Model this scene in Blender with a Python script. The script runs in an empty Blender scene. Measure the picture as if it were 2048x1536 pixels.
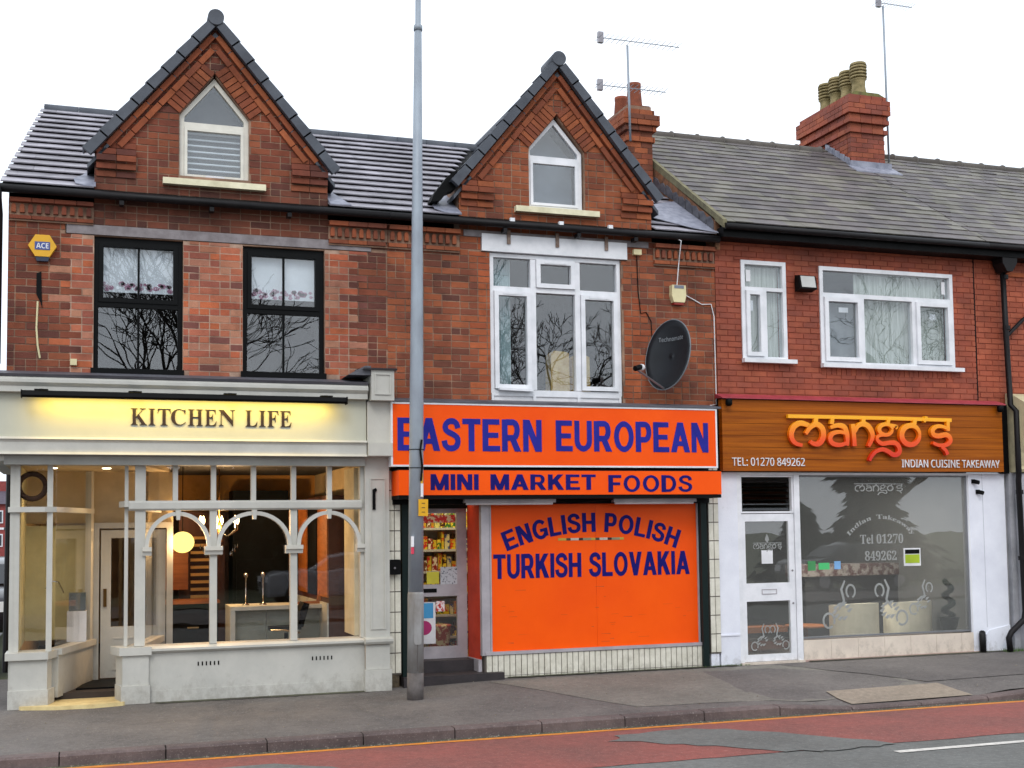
import bpy, bmesh, math, random, os
from mathutils import Vector, Matrix
random.seed(7)
SC = bpy.context.scene
COL = SC.collection
PI = math.pi

# ------------------------------------------------------------------ camera
yaw, pit, rol = math.radians(18.94), math.radians(3.633), math.radians(-0.7345)
fw = Vector((math.sin(yaw) * math.cos(pit), math.cos(yaw) * math.cos(pit), math.sin(pit)))
rt = Vector((math.cos(yaw), -math.sin(yaw), 0)); up = rt.cross(fw)
cr = math.cos(rol) * rt + math.sin(rol) * up
cu = -math.sin(rol) * rt + math.cos(rol) * up
cam = bpy.data.cameras.new('camera'); cam.lens = 43.17; cam.sensor_width = 36; cam.shift_y = 0.0662
cam.clip_end = 2000
co = bpy.data.objects.new('camera', cam); COL.objects.link(co)
M = Matrix((cr, cu, -fw)).transposed().to_4x4(); M.translation = Vector((0, -14.6, 1.88)); co.matrix_world = M
SC.camera = co

# ------------------------------------------------------------------ light: overcast sky and a very soft sun
W = bpy.data.worlds.new('World'); SC.world = W; W.use_nodes = True
nt = W.node_tree; nt.nodes.clear()
sky = nt.nodes.new('ShaderNodeTexSky'); sky.sky_type = 'NISHITA'; sky.sun_disc = False
sky.sun_elevation = math.radians(42); sky.sun_rotation = math.radians(200)
tc = nt.nodes.new('ShaderNodeTexCoord')
noi = nt.nodes.new('ShaderNodeTexNoise'); noi.inputs['Scale'].default_value = 2.2; noi.inputs['Detail'].default_value = 4
nt.links.new(tc.outputs['Generated'], noi.inputs['Vector'])
ramp = nt.nodes.new('ShaderNodeValToRGB')
ramp.color_ramp.elements[0].position = .3; ramp.color_ramp.elements[0].color = (11.4, 12.8, 14.6, 1)
ramp.color_ramp.elements[1].position = .75; ramp.color_ramp.elements[1].color = (16.4, 16.8, 17.4, 1)
nt.links.new(noi.outputs['Fac'], ramp.inputs['Fac'])
mx = nt.nodes.new('ShaderNodeMix'); mx.data_type = 'RGBA'; mx.inputs['Factor'].default_value = .93; mx.clamp_result = False
nt.links.new(sky.outputs[0], mx.inputs[6]); nt.links.new(ramp.outputs[0], mx.inputs[7])
bg = nt.nodes.new('ShaderNodeBackground'); bg.inputs['Strength'].default_value = .1
wo = nt.nodes.new('ShaderNodeOutputWorld')
nt.links.new(mx.outputs[2], bg.inputs[0]); nt.links.new(bg.outputs[0], wo.inputs[0])
sun = bpy.data.lights.new('sun', 'SUN'); sun.energy = .9; sun.angle = math.radians(20); sun.color = (1, .96, .9)
so = bpy.data.objects.new('sun', sun); COL.objects.link(so)
so.rotation_euler = (math.radians(48), 0, math.radians(-20))
SC.view_settings.view_transform = 'Standard'; SC.view_settings.look = 'None'
SC.view_settings.exposure = 0.0; SC.view_settings.gamma = 1; SC.view_settings.use_curve_mapping = False
SC.cycles.use_denoising = True; SC.cycles.max_bounces = 8; SC.cycles.transparent_max_bounces = 24
SC.cycles.sample_clamp_indirect = 4

# ------------------------------------------------------------------ materials
def lin(c): return tuple(((v / 255) / 12.92 if v / 255 <= .04045 else ((v / 255 + .055) / 1.055) ** 2.4) for v in c)
MATS = {}
def mat(name, rgb, rough=.6, var=.12, scale=3., bump=.0, bscale=60., metal=0., spec=.5, objcol=False, rgb2=None, mask=None, stretch=(1, 1, 1), emit=None, coat=0.):
    """procedural surface: base colour, large soft blotches towards a second colour, fine grain bump"""
    if name in MATS: return MATS[name]
    m = bpy.data.materials.new(name); m.use_nodes = True; N = m.node_tree; L = N.links
    P = N.nodes['Principled BSDF']
    c = lin(rgb) if max(rgb) > 1 else rgb
    c2 = (lin(rgb2) if rgb2 and max(rgb2) > 1 else rgb2) or tuple(v * (1 - 2 * var) for v in c)
    P.inputs['Roughness'].default_value = rough; P.inputs['Metallic'].default_value = metal
    P.inputs['Specular IOR Level'].default_value = spec
    if coat: P.inputs['Coat Weight'].default_value = coat
    geo = N.nodes.new('ShaderNodeNewGeometry')
    mp = N.nodes.new('ShaderNodeMapping'); mp.inputs['Scale'].default_value = stretch
    L.new(geo.outputs['Position'], mp.inputs['Vector'])
    n1 = N.nodes.new('ShaderNodeTexNoise'); n1.inputs['Scale'].default_value = scale; n1.inputs['Detail'].default_value = 6; n1.inputs['Roughness'].default_value = .62
    L.new(mp.outputs[0], n1.inputs['Vector'])
    mr = N.nodes.new('ShaderNodeMapRange'); lo, hi = mask or (.35, .7)
    mr.inputs[1].default_value = lo; mr.inputs[2].default_value = hi
    L.new(n1.outputs['Fac'], mr.inputs[0])
    mix = N.nodes.new('ShaderNodeMix'); mix.data_type = 'RGBA'
    mix.inputs[6].default_value = (*c, 1); mix.inputs[7].default_value = (*c2, 1)
    L.new(mr.outputs[0], mix.inputs[0]); out = mix.outputs[2]
    if objcol:
        oi = N.nodes.new('ShaderNodeObjectInfo'); at = N.nodes.new('ShaderNodeAttribute'); at.attribute_name = 'Col'
        m1 = N.nodes.new('ShaderNodeMix'); m1.data_type = 'RGBA'; m1.blend_type = 'MULTIPLY'; m1.inputs[0].default_value = 1
        m2 = N.nodes.new('ShaderNodeMix'); m2.data_type = 'RGBA'; m2.blend_type = 'MULTIPLY'; m2.inputs[0].default_value = 1
        L.new(oi.outputs['Color'], m1.inputs[6]); L.new(at.outputs['Color'], m1.inputs[7])
        L.new(m1.outputs[2], m2.inputs[6]); L.new(out, m2.inputs[7]); out = m2.outputs[2]
    if objcol or name.startswith('mortar'):   # broad soot and weather staining
        n3 = N.nodes.new('ShaderNodeTexNoise'); n3.inputs['Scale'].default_value = 1.3; n3.inputs['Detail'].default_value = 7; n3.inputs['Roughness'].default_value = .7
        L.new(geo.outputs['Position'], n3.inputs['Vector'])
        r3 = N.nodes.new('ShaderNodeMapRange'); r3.inputs[1].default_value = .3; r3.inputs[2].default_value = .72; r3.inputs[3].default_value = .5; r3.inputs[4].default_value = 1.16
        L.new(n3.outputs['Fac'], r3.inputs[0])
        v3 = N.nodes.new('ShaderNodeVectorMath'); v3.operation = 'SCALE'; L.new(out, v3.inputs[0]); L.new(r3.outputs[0], v3.inputs['Scale']); out = v3.outputs[0]
    L.new(out, P.inputs['Base Color'])
    r = N.nodes.new('ShaderNodeMapRange'); r.inputs[3].default_value = max(0.02, rough - .12); r.inputs[4].default_value = min(1, rough + .12)
    L.new(n1.outputs['Fac'], r.inputs[0]); L.new(r.outputs[0], P.inputs['Roughness'])
    if bump:
        n2 = N.nodes.new('ShaderNodeTexNoise'); n2.inputs['Scale'].default_value = bscale; n2.inputs['Detail'].default_value = 5
        L.new(geo.outputs['Position'], n2.inputs['Vector'])
        b = N.nodes.new('ShaderNodeBump'); b.inputs['Strength'].default_value = 1; b.inputs['Distance'].default_value = bump
        L.new(n2.outputs['Fac'], b.inputs['Height']); L.new(b.outputs[0], P.inputs['Normal'])
    if emit:
        P.inputs['Emission Color'].default_value = (*emit[0], 1); P.inputs['Emission Strength'].default_value = emit[1]
    MATS[name] = m; return m

def glassmat(name, tint=(1, 1, 1), refl=1.0, film=None):
    if name in MATS: return MATS[name]
    m = bpy.data.materials.new(name); m.use_nodes = True; N = m.node_tree; L = N.links; N.nodes.clear()
    o = N.nodes.new('ShaderNodeOutputMaterial'); mixs = N.nodes.new('ShaderNodeMixShader')
    tr = N.nodes.new('ShaderNodeBsdfTransparent'); tr.inputs[0].default_value = (*tint, 1)
    gl = N.nodes.new('ShaderNodeBsdfGlossy'); gl.inputs['Roughness'].default_value = .0
    gm_ = N.nodes.new('ShaderNodeNewGeometry'); dp_ = N.nodes.new('ShaderNodeVectorMath'); dp_.operation = 'DOT_PRODUCT'
    L.new(gm_.outputs['Normal'], dp_.inputs[0]); L.new(gm_.outputs['Incoming'], dp_.inputs[1])
    def op(o_, a, b):                         # Schlick's approximation, the same on both faces of the pane
        q = N.nodes.new('ShaderNodeMath'); q.operation = o_; q.use_clamp = o_ == 'ADD'
        for i, v in enumerate((a, b)):
            if v is None: continue
            if isinstance(v, float): q.inputs[i].default_value = v
            else: L.new(v, q.inputs[i])
        return q.outputs[0]
    c_ = op('ABSOLUTE', dp_.outputs['Value'], None); k_ = op('POWER', op('SUBTRACT', 1., c_), 5.)
    L.new(op('ADD', op('MULTIPLY', k_, .9), .042 * refl), mixs.inputs[0])
    body = tr
    if film:                                  # a frosted vinyl film or dust on the pane
        df = N.nodes.new('ShaderNodeBsdfDiffuse'); df.inputs[0].default_value = (*film[0], 1)
        m2 = N.nodes.new('ShaderNodeMixShader'); m2.inputs[0].default_value = film[1]
        L.new(tr.outputs[0], m2.inputs[1]); L.new(df.outputs[0], m2.inputs[2]); body = m2
    geo = N.nodes.new('ShaderNodeNewGeometry'); no = N.nodes.new('ShaderNodeTexNoise'); no.inputs['Scale'].default_value = 1.3
    L.new(geo.outputs['Position'], no.inputs[0])
    b = N.nodes.new('ShaderNodeBump'); b.inputs['Distance'].default_value = .004; b.inputs['Strength'].default_value = .35
    L.new(no.outputs['Fac'], b.inputs['Height']); L.new(b.outputs[0], gl.inputs['Normal'])
    L.new(body.outputs[0], mixs.inputs[1]); L.new(gl.outputs[0], mixs.inputs[2]); L.new(mixs.outputs[0], o.inputs[0])
    MATS[name] = m; return m

G = glassmat('window_glass', refl=1.4)
GU = glassmat('upstairs_glass', tint=(.93, .95, .96), refl=2.4)
GM = glassmat('tinted_shop_glass', tint=(.92, .93, .92), refl=2.3, film=((.5, .5, .48), .085))
BRICK = mat('brick_clay', (1, .98, .96), .85, rgb2=(.55, .52, .5), scale=4, mask=(.5, .85), bump=.004, bscale=90, objcol=True)
RBRICK = mat('smooth_red_brick', (1, 1, 1), .7, rgb2=(.78, .74, .74), scale=3, mask=(.4, .8), bump=.0015, bscale=70, objcol=True)
MORT = mat('mortar_old', (182, 146, 122), .95, rgb2=(100, 76, 64), scale=1.8, bump=.003)
MORTL = mat('mortar_pale', (206, 172, 150), .95, rgb2=(150, 118, 100), scale=5, bump=.004)
MORTR = mat('mortar_red', (160, 78, 56), .95, rgb2=(140, 68, 50), scale=3, bump=.002)
BLACK = mat('black_paint', (5, 5, 6), .55, spec=.14, bump=.0005)
IRON = mat('cast_iron_black', (9, 8, 10), .5, spec=.25, rgb2=(26, 22, 24), scale=6)
BFRAME = mat('dark_frame', (4, 5, 6), .45, spec=.14)
WHITE = mat('white_upvc', (238, 238, 242), .3, rgb2=(214, 216, 220), scale=4)
CREAM = mat('cream_stone_paint', (240, 232, 200), .6, rgb2=(205, 198, 165), scale=5, bump=.001)
CFRAME = mat('cream_frame', (232, 228, 216), .5)
GREY = mat('shop_grey_paint', (198, 196, 188), .5, rgb2=(180, 179, 172), scale=2.5, bump=.0008, bscale=30)
LEAD = mat('lead_sheet', (150, 152, 166), .5, rgb2=(108, 111, 126), scale=9, bump=.003, bscale=20)
LEADD = mat('lead_sheet_weathered', (98, 98, 105), .55, rgb2=(62, 62, 70), scale=3, bump=.003, bscale=14, stretch=(1, 1, 4))
TILE = mat('concrete_roof_tile', (172, 168, 175), .45, rgb2=(142, 138, 146), scale=5, bump=.002, objcol=True, spec=.6)
VERGE = mat('verge_tile_grey', (78, 83, 92), .6, rgb2=(62, 66, 75), scale=4, bump=.001)
SLATE = mat('weathered_slate', (255, 255, 255), .6, rgb2=(205, 206, 188), scale=2.2, mask=(.45, .8), bump=.003, bscale=50, objcol=True)
LINT = mat('grey_lintel', (146, 139, 141), .8, rgb2=(112, 104, 106), scale=6, bump=.002)
ORANGE = mat('orange_vinyl', (255, 92, 0), .42, rgb2=(244, 80, 0), scale=1.1, spec=.2, mask=(.3, .75), bump=.01, bscale=1.8)
ORED = mat('red_orange_return', (205, 62, 30), .5, rgb2=(170, 50, 28), spec=.2)
BLUE = mat('blue_vinyl', (42, 44, 150), .6, spec=.15)
NAVY = mat('navy_vinyl', (24, 20, 112), .6, spec=.15)
ALU = mat('brushed_aluminium', (190, 184, 188), .4, metal=.3, rgb2=(160, 154, 160))
DGREEN = mat('dark_green_paint', (8, 28, 26), .5, spec=.25)
WTILE = mat('glazed_cream_tile', (226, 222, 208), .25, rgb2=(200, 196, 180), scale=8)
GROUT = mat('dark_grout', (96, 88, 82), .95)
RENDER = mat('white_render', (236, 238, 246), .8, rgb2=(218, 220, 230), scale=1.6, bump=.0015, bscale=40)
STONEC = mat('cream_tile', (226, 212, 196), .5, rgb2=(205, 190, 176), scale=3)
WOOD = mat('sign_board_timber', (172, 92, 8), .55, spec=.2, rgb2=(128, 62, 4), scale=2.2, stretch=(.35, 1, 12), bump=.0015, bscale=25)
REDF = mat('red_lead_strip', (178, 66, 78), .5, rgb2=(150, 50, 60), scale=6, bump=.006, bscale=9)
POT = mat('terracotta_pot', (150, 78, 50), .8, rgb2=(110, 60, 42), scale=8, bump=.003)
POTB = mat('buff_pot', (168, 150, 108), .85, rgb2=(110, 100, 66), scale=9, bump=.004)
GALV = mat('galvanised_pole', (158, 168, 178), .5, rgb2=(132, 138, 148), scale=3, stretch=(1, 1, .4), metal=.15)
SLEEVE = mat('weathered_pole_base', (156, 156, 156), .75, rgb2=(122, 116, 110), scale=4, stretch=(1, 1, .5), bump=.002)
DIRT = mat('grimy_pole_foot', (110, 104, 102), .9, rgb2=(84, 78, 76), scale=8)
DISH = mat('dark_dish', (30, 34, 39), .45, rgb2=(22, 25, 30), spec=.3)
STEEL = mat('steel_tube', (150, 146, 150), .35, metal=.7)
YEL = mat('yellow_plastic', (235, 176, 20), .4)
BONE = mat('aged_cream_plastic', (226, 214, 168), .5)
WARMW = mat('interior_plaster', (214, 190, 150), .85)
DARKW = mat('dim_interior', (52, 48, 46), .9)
GREYW = mat('grey_interior', (120, 118, 116), .9)
DWOOD = mat('dark_cabinet_wood', (84, 38, 16), .5, rgb2=(48, 20, 10), stretch=(1, 1, .2))
OAK = mat('honey_wood', (176, 104, 44), .45, rgb2=(140, 78, 30), stretch=(.3, 1, 6))
WCAB = mat('pale_cabinet', (205, 205, 195), .4)
CHROME = mat('chrome', (210, 210, 210), .12, metal=1)
LEATHC = mat('cream_leather', (246, 234, 208), .5)
CARPETD = mat('dark_floor', (60, 50, 44), .8)
PAPER = mat('white_paper', (235, 235, 238), .7)
BLIND = mat('white_blind', (232, 236, 240), .8, rgb2=(215, 220, 225))
NET = mat('net_curtain', (206, 210, 202), .9, rgb2=(140, 148, 136), scale=6, stretch=(6, 1, .3))
LEAF = mat('topiary_leaf', (12, 30, 16), .7, spec=.2, rgb2=(6, 16, 9), scale=30)
LETT = mat('dark_letter', (40, 24, 20), .4)
BARK = mat('winter_bark', (50, 44, 40), .9, rgb2=(30, 28, 26), scale=8)
CONIF = mat('conifer_needles', (46, 58, 34), .8, rgb2=(26, 34, 20), scale=6)
SCONE = mat('stone_console', (212, 200, 160), .75, rgb2=(170, 160, 130), scale=4, bump=.003)
GREYST = mat('grey_render', (176, 176, 182), .8, rgb2=(140, 142, 146), scale=3, bump=.003)

def emat(name, rgb, s):
    m = bpy.data.materials.new(name); m.use_nodes = True; N = m.node_tree; N.nodes.clear()
    e = N.nodes.new('ShaderNodeEmission'); e.inputs[0].default_value = (*rgb, 1); e.inputs[1].default_value = s
    o = N.nodes.new('ShaderNodeOutputMaterial'); N.links.new(e.outputs[0], o.inputs[0]); return m

def splash(m, col, top=.4):
    """irregular mud splashes and drips kept to the foot of a wall"""
    N = m.node_tree; L = N.links; P = N.nodes['Principled BSDF']; src = P.inputs['Base Color'].links[0].from_socket
    g = N.nodes.new('ShaderNodeNewGeometry'); sp = N.nodes.new('ShaderNodeSeparateXYZ'); L.new(g.outputs['Position'], sp.inputs[0])
    mp = N.nodes.new('ShaderNodeMapping'); mp.inputs['Scale'].default_value = (1, 1, .75); L.new(g.outputs['Position'], mp.inputs[0])
    n = N.nodes.new('ShaderNodeTexNoise'); n.inputs['Scale'].default_value = 9; n.inputs['Detail'].default_value = 8; n.inputs['Roughness'].default_value = .75; L.new(mp.outputs[0], n.inputs['Vector'])
    h = N.nodes.new('ShaderNodeMapRange'); h.inputs[1].default_value = 0; h.inputs[2].default_value = top; h.inputs[3].default_value = .14; h.inputs[4].default_value = -.12; L.new(sp.outputs[2], h.inputs[0])
    a = N.nodes.new('ShaderNodeMath'); a.operation = 'ADD'; L.new(n.outputs['Fac'], a.inputs[0]); L.new(h.outputs[0], a.inputs[1])
    r = N.nodes.new('ShaderNodeMapRange'); r.inputs[1].default_value = .52; r.inputs[2].default_value = .72; r.inputs[4].default_value = .38; L.new(a.outputs[0], r.inputs[0])
    x = N.nodes.new('ShaderNodeMix'); x.data_type = 'RGBA'; x.inputs[7].default_value = (*lin(col), 1); L.new(r.outputs[0], x.inputs[0]); L.new(src, x.inputs[6]); L.new(x.outputs[2], P.inputs['Base Color'])
for m_ in (GREY, RENDER, STONEC, WTILE, GREYST): splash(m_, (120, 110, 98))
splash(WHITE, (150, 142, 130), .25)

# ------------------------------------------------------------------ mesh helpers
class MB:
    def __init__(s): s.v = []; s.f = []; s.c = []
    def face_solid(s, front, back, col=(1, 1, 1)):
        """prism between two equal-length loops"""
        n = len(front); b = len(s.v); s.v += list(front) + list(back)
        s.f.append(list(range(b, b + n))); s.f.append(list(range(b + 2 * n - 1, b + n - 1, -1)))
        for i in range(n):
            j = (i + 1) % n; s.f.append([b + j, b + i, b + n + i, b + n + j])
        s.c += [col] * (2 * n); return s
    def box(s, x0, x1, y0, y1, z0, z1, col=(1, 1, 1)):
        return s.face_solid([(x0, y0, z0), (x1, y0, z0), (x1, y0, z1), (x0, y0, z1)],
                            [(x0, y1, z0), (x1, y1, z0), (x1, y1, z1), (x0, y1, z1)], col)
    def xz(s, pts, y0, y1, col=(1, 1, 1)):     # polygon in the facade plane, extruded in y
        a = sum(pts[i][0] * pts[(i + 1) % len(pts)][1] - pts[(i + 1) % len(pts)][0] * pts[i][1] for i in range(len(pts)))
        if a < 0: pts = pts[::-1]
        return s.face_solid([(x, y0, z) for x, z in pts], [(x, y1, z) for x, z in pts], col)
    def yz(s, pts, x0, x1):
        a = sum(pts[i][0] * pts[(i + 1) % len(pts)][1] - pts[(i + 1) % len(pts)][0] * pts[i][1] for i in range(len(pts)))
        if a > 0: pts = pts[::-1]
        return s.face_solid([(x0, y, z) for y, z in pts], [(x1, y, z) for y, z in pts])
    def xy(s, pts, z0, z1):
        a = sum(pts[i][0] * pts[(i + 1) % len(pts)][1] - pts[(i + 1) % len(pts)][0] * pts[i][1] for i in range(len(pts)))
        if a < 0: pts = pts[::-1]
        return s.face_solid([(x, y, z1) for x, y in pts], [(x, y, z0) for x, y in pts])
    def tube(s, pts, r, n=10, caps=True, rs=None):
        pts = [Vector(p) for p in pts]; b0 = len(s.v); prev = None
        for i, p in enumerate(pts):
            d = (pts[min(i + 1, len(pts) - 1)] - pts[max(i - 1, 0)]).normalized()
            if prev is None: a = d.orthogonal().normalized()
            else: a = (prev - d * prev.dot(d)).normalized()
            prev = a; b = d.cross(a); rr = rs[i] if rs else r
            for k in range(n):
                t = 2 * PI * k / n; s.v.append(tuple(p + (a * math.cos(t) + b * math.sin(t)) * rr)); s.c.append((1, 1, 1))
        for i in range(len(pts) - 1):
            for k in range(n):
                s.f.append([b0 + i * n + k, b0 + i * n + (k + 1) % n, b0 + (i + 1) * n + (k + 1) % n, b0 + (i + 1) * n + k])
        if caps:
            s.f.append(list(range(b0 + n - 1, b0 - 1, -1))); e = b0 + (len(pts) - 1) * n; s.f.append(list(range(e, e + n)))
        return s
    def lathe(s, prof, cx, cy, n=20):          # prof: (radius, z)
        return s.tube([(cx, cy, z) for _, z in prof], 1, n, True, [max(r, .0005) for r, _ in prof])
    def ribbon(s, pts, w, y0, y1, taper=False):  # stroke lying in the xz plane
        n = len(pts)
        for i in range(n - 1):
            pass
        L = []; R = []
        for i in range(n):
            a = Vector(pts[max(i - 1, 0)]); c = Vector(pts[min(i + 1, n - 1)]); d = (c - a).normalized(); q = Vector((-d.y, d.x))
            t = i / (n - 1); ww = w * (1 if not taper else (.45 + .75 * math.sin(PI * (.1 + .8 * t))))
            p = Vector(pts[i]); L.append(p + q * ww / 2); R.append(p - q * ww / 2)
        for i in range(n - 1):
            s.xz([tuple(R[i]), tuple(R[i + 1]), tuple(L[i + 1]), tuple(L[i])], y0, y1)
        return s
    def mesh(s, name, m):
        me = bpy.data.meshes.new(name); me.from_pydata(s.v, [], s.f); me.update()
        if any(c != (1, 1, 1) for c in s.c) or m in (BRICK, RBRICK, TILE, SLATE):
            a = me.color_attributes.new('Col', 'FLOAT_COLOR', 'POINT')
            a.data.foreach_set('color', [q for c in s.c for q in (*c, 1)])
        me.materials.append(m); return me
    def build(s, name, m, parent=None, smooth=False, **kw):
        o = bpy.data.objects.new(name, s.mesh(name, m)); COL.objects.link(o); attach(o, parent)
        if smooth:
            for p in o.data.polygons: p.use_smooth = len(p.vertices) == 4
        for k, v in kw.items(): o[k] = v
        return o
ORG = {}
def attach(o, parent):
    if parent is None: return o
    o.parent = parent
    if parent.name in ORG: o.matrix_parent_inverse = Matrix.Translation(-ORG[parent.name])
    return o
def thing(name, label, cat, loc, group=None):
    o = bpy.data.objects.new(name, None); o.empty_display_size = .2; COL.objects.link(o); o.location = loc
    ORG[o.name] = Vector(loc); o['label'] = label; o['category'] = cat
    if group: o['group'] = group
    return o
def tag(o, label, cat, group=None):
    o['label'] = label; o['category'] = cat
    if group: o['group'] = group
    return o
def B(name, m, parent, *a, **kw): return MB().box(*a).build(name, m, parent, **kw)
def smooth_curve(pts, k=4):                    # Catmull-Rom through 2-D points
    P = [pts[0]] + list(pts) + [pts[-1]]; out = []
    for i in range(1, len(P) - 2):
        for j in range(k):
            t = j / k; p0, p1, p2, p3 = (Vector(q) for q in P[i - 1:i + 3])
            out.append(tuple(.5 * ((2 * p1) + (-p0 + p2) * t + (2 * p0 - 5 * p1 + 4 * p2 - p3) * t * t + (-p0 + 3 * p1 - 3 * p2 + p3) * t ** 3)))
    out.append(tuple(pts[-1])); return out

# ------------------------------------------------------------------ lettering (Blender's bundled fonts)
FD = os.path.join(bpy.utils.resource_path('LOCAL'), 'datafiles', 'fonts', 'NotoSansMath-Regular.woff2')
try: FONT = bpy.data.fonts.load(FD)
except Exception: FONT = None
def uni(s, style):
    if FONT is None or style is None: return s
    U, l, d = {'serif': (0x1D400, 0x1D41A, 0x1D7CE), 'bold': (0x1D5D4, 0x1D5EE, 0x1D7EC), 'sans': (0x1D5A0, 0x1D5BA, 0x1D7E2)}[style]
    return ''.join(chr(U + ord(c) - 65) if 'A' <= c <= 'Z' else chr(l + ord(c) - 97) if 'a' <= c <= 'z' else chr(d + ord(c) - 48) if '0' <= c <= '9' else c for c in s)
def text_mesh(s, style, x0, x1, z0, z1, y, m, name, parent, depth=.004, arc=None, off=0.):
    """lettering fitted to the rectangle x0..x1, z0..z1 of the plane y (facing -y)"""
    c = bpy.data.curves.new('t', 'FONT'); c.body = uni(s, style)
    if FONT and style: c.font = FONT
    c.extrude = .5; c.resolution_u = 4; c.offset = off
    t = bpy.data.objects.new('t', c); COL.objects.link(t)
    bpy.context.view_layer.update()
    me = bpy.data.meshes.new_from_object(t.evaluated_get(bpy.context.evaluated_depsgraph_get()))
    bpy.data.objects.remove(t); bpy.data.curves.remove(c)
    xs = [v.co.x for v in me.vertices]; ys = [v.co.y for v in me.vertices]
    ax, bx, ay, by = min(xs), max(xs), min(ys), max(ys)
    for v in me.vertices:
        u = (v.co.x - ax) / (bx - ax); w = (v.co.y - ay) / (by - ay)
        x = x0 + (x1 - x0) * u; z = z0 + (z1 - z0) * w
        if arc:                                # bend upward: arc = rise at the middle
            R = ((x1 - x0) ** 2 / 4 + arc ** 2) / (2 * arc); xm = (x0 + x1) / 2
            ang = (x - xm) / R; rr = R + (z - z0); x = xm + rr * math.sin(ang); z = z0 - (R - arc) + rr * math.cos(ang) - 0
        v.co = (x, y - depth * (v.co.z + .5), z)
    me.materials.clear(); me.materials.append(m); me.name = name
    o = bpy.data.objects.new(name, me); COL.objects.link(o); attach(o, parent); return o

# bold grotesque capitals, drawn as bars, slanted bars and curved strokes in a box one unit high
def bar_(x0, x1, z0, z1):
    x0 -= .018; x1 += .018; return [(x0, z0), (x1, z0), (x1, z1), (x0, z1)]
def sl_(x0, z0, x1, z1, w):
    w += .035; return [(x0 - w / 2, z0), (x0 + w / 2, z0), (x1 + w / 2, z1), (x1 - w / 2, z1)]
def el_(cx, cz, rx, rz, a0, a1, n=14): return [(cx + rx * math.cos(math.radians(a0 + (a1 - a0) * i / n)), cz + rz * math.sin(math.radians(a0 + (a1 - a0) * i / n))) for i in range(n + 1)]
GL = {
    'E': (.68, [bar_(0, .2, 0, 1), bar_(.19, .66, .83, 1), bar_(.19, .61, .42, .58), bar_(.19, .68, 0, .17)], []),
    'F': (.62, [bar_(0, .2, 0, 1), bar_(.19, .62, .83, 1), bar_(.19, .56, .41, .57)], []),
    'L': (.62, [bar_(0, .2, 0, 1), bar_(.19, .62, 0, .17)], []),
    'T': (.70, [bar_(0, .70, .83, 1), bar_(.25, .45, 0, .84)], []),
    'H': (.74, [bar_(0, .2, 0, 1), bar_(.54, .74, 0, 1), bar_(.19, .55, .42, .59)], []),
    'I': (.20, [bar_(0, .2, 0, 1)], []),
    'N': (.74, [bar_(0, .19, 0, 1), bar_(.55, .74, 0, 1), sl_(.62, 0, .12, 1, .23)], []),
    'M': (.88, [bar_(0, .18, 0, 1), bar_(.70, .88, 0, 1), sl_(.44, 0, .12, 1, .2), sl_(.44, 0, .76, 1, .2)], []),
    'A': (.84, [sl_(.11, 0, .42, 1, .22), sl_(.73, 0, .42, 1, .22), bar_(.2, .64, .21, .37)], []),
    'V': (.78, [sl_(.39, 0, .11, 1, .22), sl_(.39, 0, .67, 1, .22)], []),
    'K': (.78, [bar_(0, .2, 0, 1), sl_(.12, .34, .62, 1, .25), sl_(.65, 0, .33, .62, .25)], []),
    'U': (.74, [], [[(.1, 1), (.1, .6)] + el_(.37, .36, .27, .275, 180, 360) + [(.64, .6), (.64, 1)]]),
    'O': (.86, [], [el_(.43, .5, .33, .42, 0, 360, 26)]),
    'D': (.76, [bar_(0, .2, 0, 1)], [[(.15, .915), (.32, .915)] + el_(.34, .5, .32, .415, 88, -88) + [(.32, .085), (.15, .085)]]),
    'P': (.68, [bar_(0, .2, 0, 1)], [[(.15, .915), (.38, .915)] + el_(.40, .66, .18, .255, 88, -88) + [(.38, .405), (.15, .405)]]),
    'R': (.76, [bar_(0, .2, 0, 1), sl_(.64, 0, .40, .44, .23)], [[(.15, .915), (.40, .915)] + el_(.43, .67, .18, .245, 88, -88) + [(.40, .425), (.15, .425)]]),
    'S': (.70, [], [[(.61, .70), (.57, .83), (.46, .91), (.30, .915), (.16, .85), (.11, .72), (.18, .61), (.35, .54), (.52, .46), (.61, .36), (.60, .22), (.50, .11), (.34, .08), (.19, .11), (.10, .20), (.07, .32)]]),
    'G': (.80, [bar_(.42, .80, .36, .52), bar_(.62, .80, .10, .37)], [el_(.42, .5, .33, .42, 38, 318, 20)]),
}
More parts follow.
